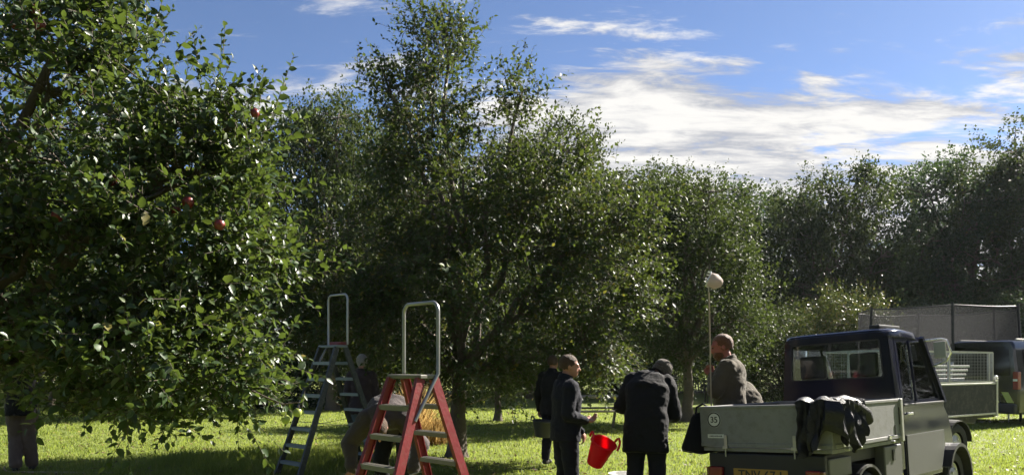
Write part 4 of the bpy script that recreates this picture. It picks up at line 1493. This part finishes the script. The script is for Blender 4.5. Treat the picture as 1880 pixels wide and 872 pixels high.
# ------------------------------------------------------------------ trampoline
def trampoline():
    c = P(1715, 672, 21.5)
    c.z = 0
    t = thing('trampoline', c, 'round trampoline with a grey safety net behind the van and truck', 'trampoline', (0, 0, R(12)))
    Rr, Zm, Zt = 2.08, 0.9, 3.12
    bm = bmesh.new()
    pts = [(Rr * math.cos(2 * math.pi * k / 48), Rr * math.sin(2 * math.pi * k / 48), Zm) for k in range(49)]
    tube(bm, pts, 0.03, 8)
    build('ring_frame', bm, M['steel_bright'], t, smooth=True)
    bm = bmesh.new()
    lathe(bm, [(0.001, Zm - .01), (Rr - 0.3, Zm - .01), (Rr - 0.3, Zm + .005), (0.001, Zm + .005)], 48)
    build('jumping_mat', bm, M['ink'], t)
    bm = bmesh.new()
    lathe(bm, [(Rr - 0.32, Zm + .02), (Rr + 0.02, Zm + .02), (Rr + 0.02, Zm + .045), (Rr - 0.32, Zm + .045), (Rr - 0.32, Zm + .02)], 48)
    build('edge_pad', bm, M['green_paint'], t)
    bm = bmesh.new()
    prev = None
    n = 72
    lower, upper = [], []
    for k in range(n):
        a = 2 * math.pi * k / n
        sag = 0.05 * abs(math.sin(a * 3))
        lower.append(bm.verts.new(((Rr - .05) * math.cos(a), (Rr - .05) * math.sin(a), Zm + .03)))
        upper.append(bm.verts.new(((Rr - .03 - sag) * math.cos(a), (Rr - .03 - sag) * math.sin(a), Zt - sag * .9)))
    for k in range(n):
        bm.faces.new((lower[k], lower[(k + 1) % n], upper[(k + 1) % n], upper[k]))
    build('safety_net', bm, M['net'], t, smooth=True)
    bm = bmesh.new()
    tube(bm, [((Rr - .03 - 0.05 * abs(math.sin(6 * math.pi * k / 72))) * math.cos(2 * math.pi * k / 72), (Rr - .03 - 0.05 * abs(math.sin(6 * math.pi * k / 72))) * math.sin(2 * math.pi * k / 72),
           Zt - .045 * abs(math.sin(6 * math.pi * k / 72))) for k in range(73)], 0.018, 6)
    build('net_hem', bm, M['pole_dark'], t, smooth=True)
    for k in range(6):
        a = k * math.pi / 3
        x, y = math.cos(a), math.sin(a)
        bm = bmesh.new()
        tube(bm, [(x * (Rr + .05), y * (Rr + .05), 0), (x * (Rr + .06), y * (Rr + .06), 1.8), (x * (Rr - .01), y * (Rr - .01), Zt + .06)], 0.034, 8)
        build('net_pole', bm, M['pole_dark'], t, smooth=True)
    for k in range(3):
        a = k * 2 * math.pi / 3 + 0.5
        bm = bmesh.new()
        p = [(Rr * math.cos(a + q) * 0.99, Rr * math.sin(a + q) * 0.99, z) for q, z in ((-.3, Zm), (-.28, 0.03), (.28, 0.03), (.3, Zm))]
        tube(bm, p, 0.026, 8)
        build('leg', bm, M['steel_bright'], t)


trampoline()


# ------------------------------------------------------------------ stepladders
def stepladder(loc, rotz, H, nsteps, splay, label, paint, tread, cap=None, hoop=0.62, wt=0.40, wb=0.58, stile=0.062, tail_side=1):
    t = thing('stepladder', loc, label, 'stepladder', (0, 0, rotz))
    dz = H / nsteps
    for s in (-1, 1):
        for e in (-1, 1):
            bm = bmesh.new()
            top = Vector((e * wt / 2, s * 0.07, H - 0.01))
            bot = Vector((e * wb / 2, s * (0.07 + splay * H), 0.03))
            d = (bot - top).normalized()
            n = Vector((0, 1, 0)) - d * d.y
            beam(bm, top, bot, stile * 1.25, stile * 0.34, side=(0, 1, 0))
            for q in (-1, 1):           # flanges make it a channel
                beam(bm, top + n * q * stile * 0.56 - Vector((e * stile * .28, 0, 0)), bot + n * q * stile * 0.56 - Vector((e * stile * .28, 0, 0)), stile * 0.13, stile * 0.36, side=(0, 1, 0))
            o = build('stile', bm, paint, t, bevel=0.003)
            bm = bmesh.new()
            beam(bm, bot - d * 0.06, bot + d * 0.03, stile * 1.45, stile * 0.9, side=(0, 1, 0))
            build('foot', bm, M['black_plastic'], o, bevel=0.005)
        for k in range(1, nsteps):
            z = H - k * dz
            q = (H - z) / H
            w = wt + (wb - wt) * q - stile * 0.5
            y = s * (0.07 + splay * (H - z))
            bm = bmesh.new()
            box(bm, (0, y, z), (w, 0.085, 0.022))
            box(bm, (0, y + s * 0.040, z - 0.012), (w, 0.006, 0.034))
            box(bm, (0, y - s * 0.040, z - 0.010), (w, 0.006, 0.030))
            for r in (-.024, -.008, .008, .024):
                box(bm, (0, y + r, z + 0.0125), (w * .98, 0.006, 0.006))
            build('step', bm, tread, t)
    bm = bmesh.new()
    box(bm, (0, 0, H + 0.006), (wt + 0.045, 0.18, 0.032))
    o = build('platform', bm, tread, t, bevel=0.006)
    if cap is not None:
        bm = bmesh.new()
        box(bm, (0.05, 0.06, H + 0.045), (wt * .62, 0.14, 0.045))
        build('top_cap', bm, cap, t, bevel=0.012)
    if hoop:
        r = 0.015
        x = wt / 2 + 0.028
        pts = [(x, 0.085, H + 0.03), (x, 0.085, H + 0.3), (x, 0.085, H + hoop - 0.09)]
        for k in range(1, 6):
            a = R(90 * k / 6)
            pts.append((x - 0.08 * (1 - math.cos(a)), 0.085, H + hoop - 0.09 + 0.08 * math.sin(a)))
        left = [(-p[0], p[1], p[2]) for p in pts[::-1]]
        tail = [(x, -0.15, H - 0.34), (x, 0.05, H - 0.02)]
        if tail_side > 0:
            pts = tail + pts
        else:
            left = left + [(-q[0], q[1], q[2]) for q in tail[::-1]]
        bm = bmesh.new()
        tube(bm, pts + left, r, 10)
        build('handrail', bm, M['tube'], t, smooth=True)
    for e in (-1, 1):
        bm = bmesh.new()
        z = H * 0.42
        y = 0.07 + splay * (H - z)
        x = e * (wt + (wb - wt) * 0.58) / 2
        tube(bm, [(x, -y, z), (x, 0, z - 0.05), (x, y, z)], 0.004, 6)
        build('spreader_cord', bm, M['tube'], t)
    return t


p = P(757, 672, 6.05)
stepladder((p.x, p.y, 0), R(-45), 1.41, 6, 0.33, 'bright red double sided stepladder with a tall metal handrail', M['red_paint'], M['tread_grey'], wt=0.40, wb=0.60)
p = P(611, 672, 10.3)
stepladder((p.x, p.y, 0), R(-42), 1.77, 8, 0.36, 'dark green double sided stepladder with a red top cap', M['green_paint'], M['tread_blue'], cap=M['red_paint'], hoop=0.74, wt=0.40, wb=0.56, stile=0.058, tail_side=-1)


# ------------------------------------------------------------------ picnic table, bench, tubs, poles
def picnic_table(loc, rotz, label, wood):
    t = thing('picnic_table', loc, label, 'picnic table', (0, 0, rotz))
    Lh = 0.9
    for k in range(5):
        bm = bmesh.new()
        box(bm, (0, -0.30 + k * 0.15, 0.76), (2 * Lh, 0.138, 0.038))
        build('top_plank', bm, wood, t, bevel=0.005)
    for s in (-1, 1):
        for q in (0, 1):
            bm = bmesh.new()
            box(bm, (0, s * (0.62 + q * 0.14), 0.45), (2 * Lh, 0.13, 0.038))
            build('seat_plank', bm, wood, t, bevel=0.005)
    for x in (-0.62, 0.62):
        for s in (-1, 1):
            bm = bmesh.new()
            beam(bm, (x, s * 0.24, 0.74), (x, s * 0.62, 0.0), 0.09, 0.045, side=(0, 1, 0))
            build('leg', bm, wood, t, bevel=0.005)
        bm = bmesh.new()
        box(bm, (x + .045, 0, 0.40), (0.045, 1.52, 0.09))
        build('seat_rail', bm, wood, t, bevel=0.005)
        bm = bmesh.new()
        box(bm, (x + .045, 0, 0.70), (0.045, 0.70, 0.07))
        build('top_rail', bm, wood, t, bevel=0.005)


p = P(1092, 672, 17.6)
picnic_table((p.x, p.y, 0.02), R(8), 'weathered wooden picnic table between the woman and the stooping man', M['wood_grey'])


def garden_bench(loc, rotz, label):
    t = thing('bench', loc, label, 'bench', (0, 0, rotz))
    for k in range(4):
        bm = bmesh.new()
        box(bm, (0, -0.20 + k * 0.12, 0.44), (1.6, 0.10, 0.035))
        build('seat_slat', bm, M['wood_dark'], t, bevel=0.004)
    for k in range(14):
        bm = bmesh.new()
        x = -0.72 + k * 0.111
        beam(bm, (x, 0.24, 0.46), (x, 0.32, 0.88), 0.045, 0.02, side=(1, 0, 0))
        build('back_slat', bm, M['wood_dark'], t, bevel=0.003)
    bm = bmesh.new()
    box(bm, (0, 0.325, 0.90), (1.66, 0.05, 0.07))
    build('top_rail', bm, M['wood_dark'], t, bevel=0.006)
    for x in (-0.78, 0.78):
        for y in (-0.22, 0.28):
            bm = bmesh.new()
            box(bm, (x, y, 0.31), (0.06, 0.06, 0.62))
            build('leg', bm, M['wood_dark'], t, bevel=0.005)
        bm = bmesh.new()
        box(bm, (x, 0.03, 0.635), (0.07, 0.62, 0.035))
        build('armrest', bm, M['wood_dark'], t, bevel=0.005)


p = P(1262, 672, 30.5)
garden_bench((p.x, p.y, 0), R(-4), 'dark slatted garden bench under the trees beyond the stooping man')


def tub(loc, rot, r0, r1, h, material, label, name='tub', cat='tub', handles=True):
    t = thing(name, loc, label, cat, rot)
    bm = bmesh.new()
    lathe(bm, [(0.001, 0.004), (r0 * .96, 0.004), (r0, 0.02), (r1, h - .02), (r1 + .012, h - .012), (r1 + .012, h), (r1 - .004, h), (r1 - .008, h - .02), (r0 - .008, 0.03), (0.001, 0.014)], 36)
    for v in bm.verts:
        a = math.atan2(v.co.y, v.co.x)
        f = 1 + 0.05 * math.cos(2 * a) * (v.co.z / h)
        v.co.x *= f
        v.co.y *= 1 / f
    build('tub_body', bm, material, t, smooth=True)
    if handles:
        for s in (-1, 1):
            bm = bmesh.new()
            x = s * (r1 * 1.05 + 0.006)
            tube(bm, [(x, -0.075, h - .015), (x + s * .006, -0.06, h + .035), (x + s * .008, -0.03, h + .058), (x + s * .008, 0.03, h + .058), (x + s * .006, 0.06, h + .035), (x, 0.075, h - .015)], 0.011, 8)
            build('handle', bm, material, t, smooth=True)
    return t


# ------------------------------------------------------------------ people
def capsule(bm, a, ra, b, rb, segs=12):
    a, b = Vector(a), Vector(b)
    d = (b - a)
    L = d.length
    d = d / max(L, 1e-6)
    pts, rad = [], []
    for k in range(1, 4):
        q = R(90 * k / 3)
        pts.append(a - d * ra * math.cos(q))
        rad.append(max(0.001, ra * math.sin(q)))
    for k in range(2, -1, -1):
        q = R(90 * (k + 0.25) / 3)
        pts.append(b + d * rb * math.cos(q))
        rad.append(max(0.001, rb * math.sin(q)))
    pts.insert(3, b)
    rad.insert(3, rb)
    tube(bm, pts, rad, segs)


def ellipsoid(bm, mtx, c, r):
    bmesh.ops.create_icosphere(bm, subdivisions=3, radius=1.0, matrix=mtx @ Matrix.Translation(c) @ Matrix.Diagonal((r[0], r[1], r[2], 1)))


def loft(bm, cs, rx, ry, lat, segs=20):
    cs = [Vector(c) for c in cs]
    rings = []
    for i, c in enumerate(cs):
        d = (cs[min(i + 1, len(cs) - 1)] - cs[max(i - 1, 0)]).normalized()
        l = lat[i] if isinstance(lat, list) else lat
        l = (l - d * l.dot(d)).normalized()
        f = d.cross(l)
        rings.append([bm.verts.new(c + l * (rx[i] * math.copysign(abs(math.cos(a)) ** 0.85, math.cos(a))) + f * (ry[i] * math.copysign(abs(math.sin(a)) ** 0.9, math.sin(a)))) for a in [2 * math.pi * k / segs for k in range(segs)]])
    for r0, r1 in zip(rings, rings[1:]):
        for k in range(segs):
            bm.faces.new((r0[k], r0[(k + 1) % segs], r1[(k + 1) % segs], r1[k]))
    bm.faces.new(rings[0][::-1])
    bm.faces.new(rings[-1])


def remeshed(name, bm, voxel, material, parent, smooth_it=5, fold=0.0, fscale=7.0, seed=0):
    bmesh.ops.recalc_face_normals(bm, faces=bm.faces[:])
    me = bpy.data.meshes.new('tmp')
    bm.to_mesh(me)
    bm.free()
    o = bpy.data.objects.new('tmp', me)
    COL.objects.link(o)
    m = o.modifiers.new('r', 'REMESH')
    m.mode = 'VOXEL'
    m.voxel_size = voxel
    m2 = o.modifiers.new('s', 'SMOOTH')
    m2.factor = 0.5
    m2.iterations = smooth_it
    dg = bpy.context.evaluated_depsgraph_get()
    out = bpy.data.meshes.new_from_object(o.evaluated_get(dg))
    bpy.data.objects.remove(o)
    bpy.data.meshes.remove(me)
    if fold:
        n = len(out.vertices)
        nr = [v.normal.copy() for v in out.vertices]
        off = Vector((seed * 3.1, seed * 1.7, seed * 0.9))
        for v, q in zip(out.vertices, nr):
            c = v.co
            w = mnoise.noise(Vector((c.x * fscale, c.y * fscale, c.z * fscale * 1.7)) + off)
            w2 = mnoise.noise(Vector((c.x * fscale * 2.6 + c.z * 6, c.y * fscale * 2.6, c.z * fscale * 3.2)) + off)
            v.co = c + q * (fold * (0.75 * w + 0.30) - fold * 0.8 * abs(w2))
    out.name = name
    for p in out.polygons:
        p.use_smooth = True
    out.materials.clear()
    return link_mesh(name, out, material, parent)


STAND = dict(pelvis=(0, 0, .96), waist=(0, .01, 1.11), chest=(0, .015, 1.29), top=(0, 0, 1.43), neck=(0, .0, 1.50), head=(0, .035, 1.635),
             rs=(.18, 0, 1.41), ls=(-.18, 0, 1.41), re=(.235, -.03, 1.12), le=(-.235, -.03, 1.12), rw=(.24, .08, .89), lw=(-.24, .08, .89),
             rh=(.09, 0, .92), lh=(-.09, 0, .92), rk=(.105, .03, .50), lk=(-.105, .03, .50), ra=(.11, -.02, .09), la=(-.11, -.02, .09),
             rhd=(0, .25, -.97), lhd=(0, .25, -.97))


def person(loc, yaw, label, pose=None, head_rot=(0, 0, 0), scale=1.0, skin='skin', top='cloth_navy', legs='cloth_navy', hair='hair_brown', hair_kind='short',
           hem=0.80, grip=0.5, voxel=0.0095, puff=0.030, hat=None, beard=None, leg_puff=0.022):
    J = dict(STAND)
    J.update(pose or {})
    J = {k: Vector(v) for k, v in J.items()}
    t = thing('person', loc, label, 'person', (0, 0, yaw))
    t.scale = (scale,) * 3
    lat_s = (J['rs'] - J['ls']).normalized()
    lat_h = (J['rh'] - J['lh']).normalized()
    lats = [lat_h, lat_h, (lat_h + lat_s), lat_s, lat_s, lat_s]
    low = J['pelvis'] - (J['waist'] - J['pelvis']).normalized() * 0.10
    HM = Matrix.Translation(J['head']) @ Euler(head_rot).to_matrix().to_4x4()
    # body
    bm = bmesh.new()
    loft(bm, [low, J['pelvis'], J['waist'], J['chest'], J['top'], J['neck']], [.13, .165, .14, .165, .15, .055], [.10, .12, .10, .12, .09, .055], lats)
    ellipsoid(bm, HM, (0, -.012, .028), (.075, .095, .088))
    ellipsoid(bm, HM, (0, .028, -.030), (.060, .068, .085))
    ellipsoid(bm, HM, (0, .050, -.082), (.040, .042, .032))
    ellipsoid(bm, HM, (0, .078, .022), (.050, .020, .016))
    capsule(bm, HM @ Vector((0, .090, .008)), .010, HM @ Vector((0, .110, -.030)), .015)
    ellipsoid(bm, HM, (0, .088, -.062), (.024, .012, .012))
    for s in (-1, 1):
        ellipsoid(bm, HM, (s * .076, -.012, -.012), (.010, .022, .032))
    capsule(bm, J['neck'] - Vector((0, 0, .03)), .058, HM @ Vector((0, -.022, -.075)), .052)
    for a, b, c, hd, s in (('rs', 're', 'rw', 'rhd', 1), ('ls', 'le', 'lw', 'lhd', -1)):
        capsule(bm, J[a], .058, J[b], .040)
        capsule(bm, J[b], .041, J[c], .027)
        h = J[hd].normalized()
        fa = (J[c] - J[b]).normalized()
        side = h.cross(fa)
        if side.length < 0.15:
            side = h.cross(Vector((0.3, 0.2, 1)))
        side.normalize()
        nrm = h.cross(side)
        w = J[c]
        capsule(bm, w, .026, w + h * .035 + side * .012, .026)
        capsule(bm, w, .026, w + h * .065 + side * .020, .017)
        capsule(bm, w, .026, w + h * .070 - side * .004, .017)
        capsule(bm, w, .024, w + h * .062 - side * .024, .016)
        for k, (o, l) in enumerate(((.032, .085), (.011, .097), (-.010, .092), (-.030, .072))):
            p0 = w + h * .070 + side * o
            p1 = p0 + (h * (1 - grip * .6) + nrm * grip).normalized() * l * .5
            p2 = p1 + (h * (1 - grip * 1.6) + nrm * grip * 1.3).normalized() * l * .5
            capsule(bm, p0, .0105, p1, .0095, 8)
            capsule(bm, p1, .0095, p2, .0080, 8)
        q0 = w + h * .020 + side * .022
        q1 = q0 + (h * .6 + side * .75 + nrm * .3).normalized() * .045
        q2 = q1 + (h * .8 + side * .1 + nrm * .6 * max(.3, grip)).normalized() * .035
        capsule(bm, q0, .015, q1, .011, 8)
        capsule(bm, q1, .011, q2, .009, 8)
    for a, b, c in (('rh', 'rk', 'ra'), ('lh', 'lk', 'la')):
        capsule(bm, J[a], .083, J[b], .054)
        capsule(bm, J[b], .056, J[c], .036)
        capsule(bm, J[c] + Vector((0, -.02, -.04)), .034, J[c] + Vector((0, .14, -.055)), .028)
    remeshed('body', bm, voxel, M[skin], t, 4)
    for s in (-1, 1):
        bm = bmesh.new()
        ellipsoid(bm, HM, (s * .030, .088, .0), (.011, .008, .007))
        build('eye', bm, M['eye'], t, smooth=True)
    # top garment: follows torso and arms, ends at hem and cuffs
    bm = bmesh.new()
    ax = (J['pelvis'] - J['waist']).normalized()
    ax = (ax + Vector((0, 0, -0.8))).normalized()
    hemc = J['pelvis'] + ax * (0.96 - hem)
    P_ = puff
    loft(bm, [hemc, J['pelvis'], J['waist'], J['chest'], J['top'], J['neck'] + (J['neck'] - J['top']) * 0.15],
         [.175 + P_, .172 + P_, .155 + P_, .175 + P_, .150 + P_ * .8, .062 + P_ * .35], [.125 + P_, .128 + P_, .115 + P_, .130 + P_, .10 + P_ * .8, .062 + P_ * .35], [lat_h] + lats[:0] + [lat_h, lat_h + lat_s, lat_s, lat_s, lat_s])
    for a, b, c in (('rs', 're', 'rw'), ('ls', 'le', 'lw')):
        capsule(bm, J[a] - (J[a] - J['top']) * 0.15, .068 + P_ * .7, J[b], .050 + P_ * .6)
        e = J[b] + (J[c] - J[b]) * 0.96
        capsule(bm, J[b], .051 + P_ * .6, e, .034 + P_ * .5)
    remeshed('top_garment', bm, 0.013, M[top], t, 3, fold=0.015, fscale=6.5, seed=len(label))
    # collar
    bm = bmesh.new()
    nk = J['neck']
    up = (HM @ Vector((0, -.02, -.07)) - nk).normalized()
    mt = Matrix.Translation(nk + up * .0) @ up.to_track_quat('Z', 'Y').to_matrix().to_4x4()
    lathe(bm, [(.085, -.02), (.080, .035), (.072, .038), (.066, .0), (.085, -.02)], 18, mt)
    build('collar', bm, M[top], t, smooth=True)
    # trousers
    bm = bmesh.new()
    Q = leg_puff
    loft(bm, [low + ax * 0.0, J['pelvis'], J['waist'] * .6 + J['pelvis'] * .4], [.150 + Q * .6, .170 + Q * .4, .150 + Q * .4], [.115 + Q * .6, .124 + Q * .4, .112 + Q * .4], lat_h)
    for a, b, c in (('rh', 'rk', 'ra'), ('lh', 'lk', 'la')):
        capsule(bm, J[a], .088 + Q, J[b], .058 + Q)
        capsule(bm, J[b], .060 + Q, J[c] + Vector((0, 0, .03)), .046 + Q)
    remeshed('trousers', bm, 0.013, M[legs], t, 3, fold=0.012, fscale=8.0, seed=len(label) + 3)
    for a in ('ra', 'la'):
        bm = bmesh.new()
        q = J[a]
        capsule(bm, q + Vector((0, -.035, -.045)), .043, q + Vector((0, .10, -.052)), .042)
        capsule(bm, q + Vector((0, .08, -.052)), .044, q + Vector((0, .165, -.058)), .034)
        capsule(bm, q + Vector((0, -.01, -.03)), .046, q + Vector((0, -.01, .05)), .050)
        remeshed('shoe', bm, 0.011, M['shoe'], t, 3)
    # hair
    if hair:
        bm = bmesh.new()
        bmesh.ops.create_icosphere(bm, subdivisions=4, radius=1.0)
        lowcut = {'short': -.045, 'long': -.11, 'bob': -.09}[hair_kind]
        th = {'short': .083, 'long': .090, 'bob': .090}[hair_kind]
        dele = []
        for v in bm.verts:
            n = v.co.normalized()
            z = n.z * (th + .012) if n.z > 0 else n.z * .125
            q = Vector((n.x * th, n.y * (th + .020) - .020, z + .030))
            bumpy = 1 + 0.035 * mnoise.noise(q * 40) + 0.02 * mnoise.noise(q * 110)
            v.co = Vector((q.x * bumpy, q.y * bumpy, q.z * bumpy))
        for v in bm.verts:
            c = v.co
            if c.z < lowcut or (c.y > 0.045 and c.z < 0.058) or (c.y > .015 and c.z < -.0):
                dele.append(v)
        bmesh.ops.delete(bm, geom=dele, context='VERTS')
        bm.transform(HM)
        build('hair', bm, M[hair], t, smooth=True)
    if beard:
        bm = bmesh.new()
        bmesh.ops.create_icosphere(bm, subdivisions=4, radius=1.0)
        for v in bm.verts:
            n = v.co
            q = Vector((n.x * .062, n.y * .060 + .040, n.z * .058 - .078))
            v.co = q * (1 + 0.05 * mnoise.noise(q * 60))
        bmesh.ops.delete(bm, geom=[v for v in bm.verts if v.co.z > -.040], context='VERTS')
        bm.transform(HM)
        build('beard', bm, M[beard], t, smooth=True)
    if hat:
        bm = bmesh.new()
        lathe(bm, [(.094, -.012), (.100, .000), (.100, .035), (.094, .040), (.096, .060), (.086, .095), (.062, .122), (.028, .136), (.001, .139)], 32)
        for v in bm.verts:
            a = math.atan2(v.co.y, v.co.x)
            k = 1 + 0.022 * math.sin(a * 16) + 0.03 * mnoise.noise(v.co * 30)
            v.co = Vector((v.co.x * k * .92, v.co.y * k * 1.10 - .012, v.co.z * 1.0))
        bm.transform(HM @ Matrix.Rotation(R(8), 4, 'X'))
        h = build('hat', bm, M[hat], t, smooth=True)
    return t


def loc_at(px, Y):
    q = P(px, 672, Y)
    return (q.x, q.y, 0.0)


# woman in profile with the red tub; she looks to the right
person(loc_at(1038, 7.2), R(-72), 'person in a dark jacket looking right and carrying the red tub',
       dict(re=(.20, -.06, 1.13), rw=(.14, .17, 1.06), rhd=(-.1, 1, .05), le=(-.20, .06, 1.13), lw=(-.12, .23, .92), lhd=(.1, .5, -.8), head=(0, .05, 1.63)),
       head_rot=(R(-6), 0, R(-14)), scale=0.92, top='cloth_navy', legs='cloth_navy', hair='hair_brown', hair_kind='short', hem=0.84, puff=.022)
# stooping man seen from behind
person(loc_at(1186, 7.0), R(-16), 'person in a black coat and knitted hat stooping with their back turned',
       dict(waist=(0, .03, 1.12), chest=(.01, .10, 1.28), top=(.03, .18, 1.375), neck=(.06, .24, 1.42), head=(.12, .33, 1.455), rs=(.20, .16, 1.35), ls=(-.17, .16, 1.37),
            re=(.25, .18, 1.05), le=(-.26, .18, 1.12), rw=(.13, .37, 1.03), lw=(-.08, .40, 1.10), rhd=(-.8, .5, .1), lhd=(.8, .5, 0)),
       head_rot=(R(-38), R(14), R(-38)), scale=0.985, top='cloth_black', legs='cloth_navy', hair='hair_brown', hat='knit_brown', hem=0.70, puff=.042)
# tall bearded man behind the tray
person(loc_at(1341, 7.75), R(62), 'tall person with ginger hair and beard in an olive shirt holding the fruit picker',
       dict(head=(-.02, .085, 1.625), neck=(0, .02, 1.49), le=(-.21, .10, 1.17), lw=(-.06, .17, 1.33), lhd=(.25, .25, .9), re=(.25, .03, 1.12), rw=(.16, .20, .96), rhd=(-.5, .6, -.5)),
       head_rot=(R(-12), 0, R(18)), scale=1.05, skin='skin_ruddy', top='cloth_olive', legs='cloth_navy', hair='hair_ginger', beard='hair_ginger', hem=0.80, puff=.036, grip=0.75, voxel=0.009)
# someone half hidden behind the bearded man
person(loc_at(1376, 9.6), R(20), 'person in dark clothes bending half hidden behind the bearded person',
       dict(waist=(0, .05, 1.08), chest=(0, .20, 1.16), top=(0, .30, 1.22), neck=(0, .36, 1.25), head=(0, .46, 1.28), rs=(.18, .28, 1.20), ls=(-.18, .28, 1.20),
            re=(.27, .16, 1.00), rw=(.18, .36, .90), le=(-.25, .30, .98), lw=(-.16, .45, .86)), top='cloth_olive', legs='cloth_black', hair='hair_brown', scale=1.0)
# white haired person behind the dark green ladder
person(loc_at(664, 11.4), R(8), 'white haired person in jeans standing behind the dark green stepladder',
       dict(), head_rot=(R(-14), 0, R(6)), scale=0.955, top='cloth_plum', legs='cloth_jeans', hair='hair_white', hair_kind='bob')
# person bending behind the red ladder
person(loc_at(722, 7.9), R(172), 'person in brown clothes bent over behind the red stepladder',
       dict(pelvis=(0, -.12, .86), waist=(0, -.02, .95), chest=(0, .13, .97), top=(0, .27, .92), neck=(0, .34, .88), head=(0, .44, .82), rs=(.21, .24, .90), ls=(-.21, .24, .90),
            re=(.36, .26, .66), le=(-.36, .26, .66), rw=(.30, .36, .42), lw=(-.30, .36, .42), rh=(.10, -.12, .83), lh=(-.10, -.12, .83), rk=(.12, .02, .46), lk=(-.12, .02, .46), ra=(.13, -.06, .09), la=(-.13, -.06, .09)),
       head_rot=(R(-80), 0, 0), scale=1.06, top='cloth_brown', legs='cloth_black', hair='hair_brown', puff=.05, hem=0.86)
# legs below the near boughs at the left edge
person(loc_at(40, 10.55), R(25), 'person in brown trousers at the left edge, upper body hidden by leaves',
       dict(rk=(.08, .03, .50), lk=(-.08, .05, .50), ra=(.12, .02, .09), la=(-.06, -.10, .09), re=(.27, .12, 1.50), rw=(.20, .25, 1.74), rhd=(0, .3, 1), le=(-.26, .15, 1.45), lw=(-.15, .30, 1.68), lhd=(0, .3, 1)), top='cloth_black', legs='cloth_tan', hair='hair_brown', leg_puff=.035)
# someone behind the woman
person(loc_at(1014, 11.3), R(-30), 'person in dark clothes with a black tub standing behind the red tub carrier',
       dict(le=(-.27, .02, 1.13), lw=(-.30, .12, .87)), top='cloth_black', legs='cloth_navy', hair='hair_brown', scale=0.95)

# tubs
c = P(1108, 812, 7.0)
tub((c.x - 0.085, 7.0, 0.575), (R(27), R(15), R(10)), 0.080, 0.112, 0.255, M['tub_red'], 'bright red flexible tub held tilted by the person looking right')
c = P(996, 800, 11.1)
tub((c.x, 11.1, 0.44), (R(4), R(3), R(20)), 0.12, 0.16, 0.25, M['tub_black'], 'black tub held low beside the person behind the red tub carrier')
c = P(1146, 872, 7.9)
tub((c.x, 7.9, 0.0), (0, 0, 0), 0.12, 0.15, 0.36, M['white_plastic'], 'white bucket on the grass left of the stooping person', name='bucket', cat='bucket', handles=False)


# fruit picker
def fruit_picker():
    a = P(1306, 745, 7.55)
    b = P(1301, 528, 7.55)
    d = (b - a).normalized()
    foot = a - d * (a.z / d.z)
    t = thing('fruit_picker', foot, 'long fruit picking pole with a pale cloth bag at its top', 'fruit picker')
    bm = bmesh.new()
    tube(bm, [Vector((0, 0, 0)), (a - foot), (b - foot)], 0.008, 8)
    build('pole', bm, M['bamboo'], t, smooth=True)
    c = P(1312, 516, 7.55) - foot
    mt = Matrix.Translation(c) @ Euler((R(10), R(112), 0)).to_matrix().to_4x4() @ Matrix.Scale(0.78, 4)
    bm = bmesh.new()
    lathe(bm, [(0.092, -.080), (0.095, -.04), (0.090, .02), (0.075, .07), (0.045, .095), (0.001, .102)], 24, mt)
    for v in bm.verts:
        v.co += mnoise.noise_vector(v.co * 22) * 0.018
    bmesh.ops.solidify(bm, geom=bm.faces[:], thickness=0.004)
    build('bag', bm, M['bag_cloth'], t, smooth=True)
    bm = bmesh.new()
    pts = [mt @ Vector((0.096 * math.cos(x), 0.096 * math.sin(x), -.082)) for x in [2 * math.pi * k / 24 for k in range(25)]]
    tube(bm, pts, 0.005, 6)
    for k in range(7):
        x = 2 * math.pi * k / 12 + 1.2
        tube(bm, [mt @ Vector((0.096 * math.cos(x), 0.096 * math.sin(x), -.082)), mt @ Vector((0.088 * math.cos(x), 0.088 * math.sin(x), -.125))], 0.004, 5)
    tube(bm, [b - foot - d * 0.04, b - foot, mt @ Vector((0.096, 0.0, -.082))], 0.008, 6)
    build('wire_rim', bm, M['steel_bright'], t, smooth=True)


fruit_picker()


def lying_pole():
    a, b = P(18, 866, 10.35), P(228, 868, 10.25)
    t = thing('pole', (a.x, a.y, a.z), 'pale straight pole lying across the grass at the bottom left', 'pole')
    bm = bmesh.new()
    n = 9
    tube(bm, [(b - a) * (k / (n - 1)) for k in range(n)], 0.014, 8)
    build('shaft', bm, M['bamboo'], t, smooth=True)
    bm = bmesh.new()
    tube(bm, [(0, 0, 0), (-.04, 0, .01), (-.075, 0, .04), (-.08, 0, .07), (-.06, .0, .085)], 0.010, 8)
    build('hook', bm, M['bamboo'], t, smooth=True)


lying_pole()


# ------------------------------------------------------------------ sunlit air
def haze():
    m, t = new_mat('haze')
    v = nd(t, 'ShaderNodeVolumePrincipled', {'Color': (0.86, 0.92, 1.0, 1), 'Density': 0.00015, 'Anisotropy': 0.25})
    o = nd(t, 'ShaderNodeOutputMaterial')
    t.links.new(v.outputs[0], o.inputs['Volume'])
    bm = bmesh.new()
    box(bm, (0, 420, 7.5), (1260, 1040, 17.4))
    tag(build('haze', bm, m), 'thin sunlit haze hanging over the orchard', 'haze', kind='stuff')


haze()
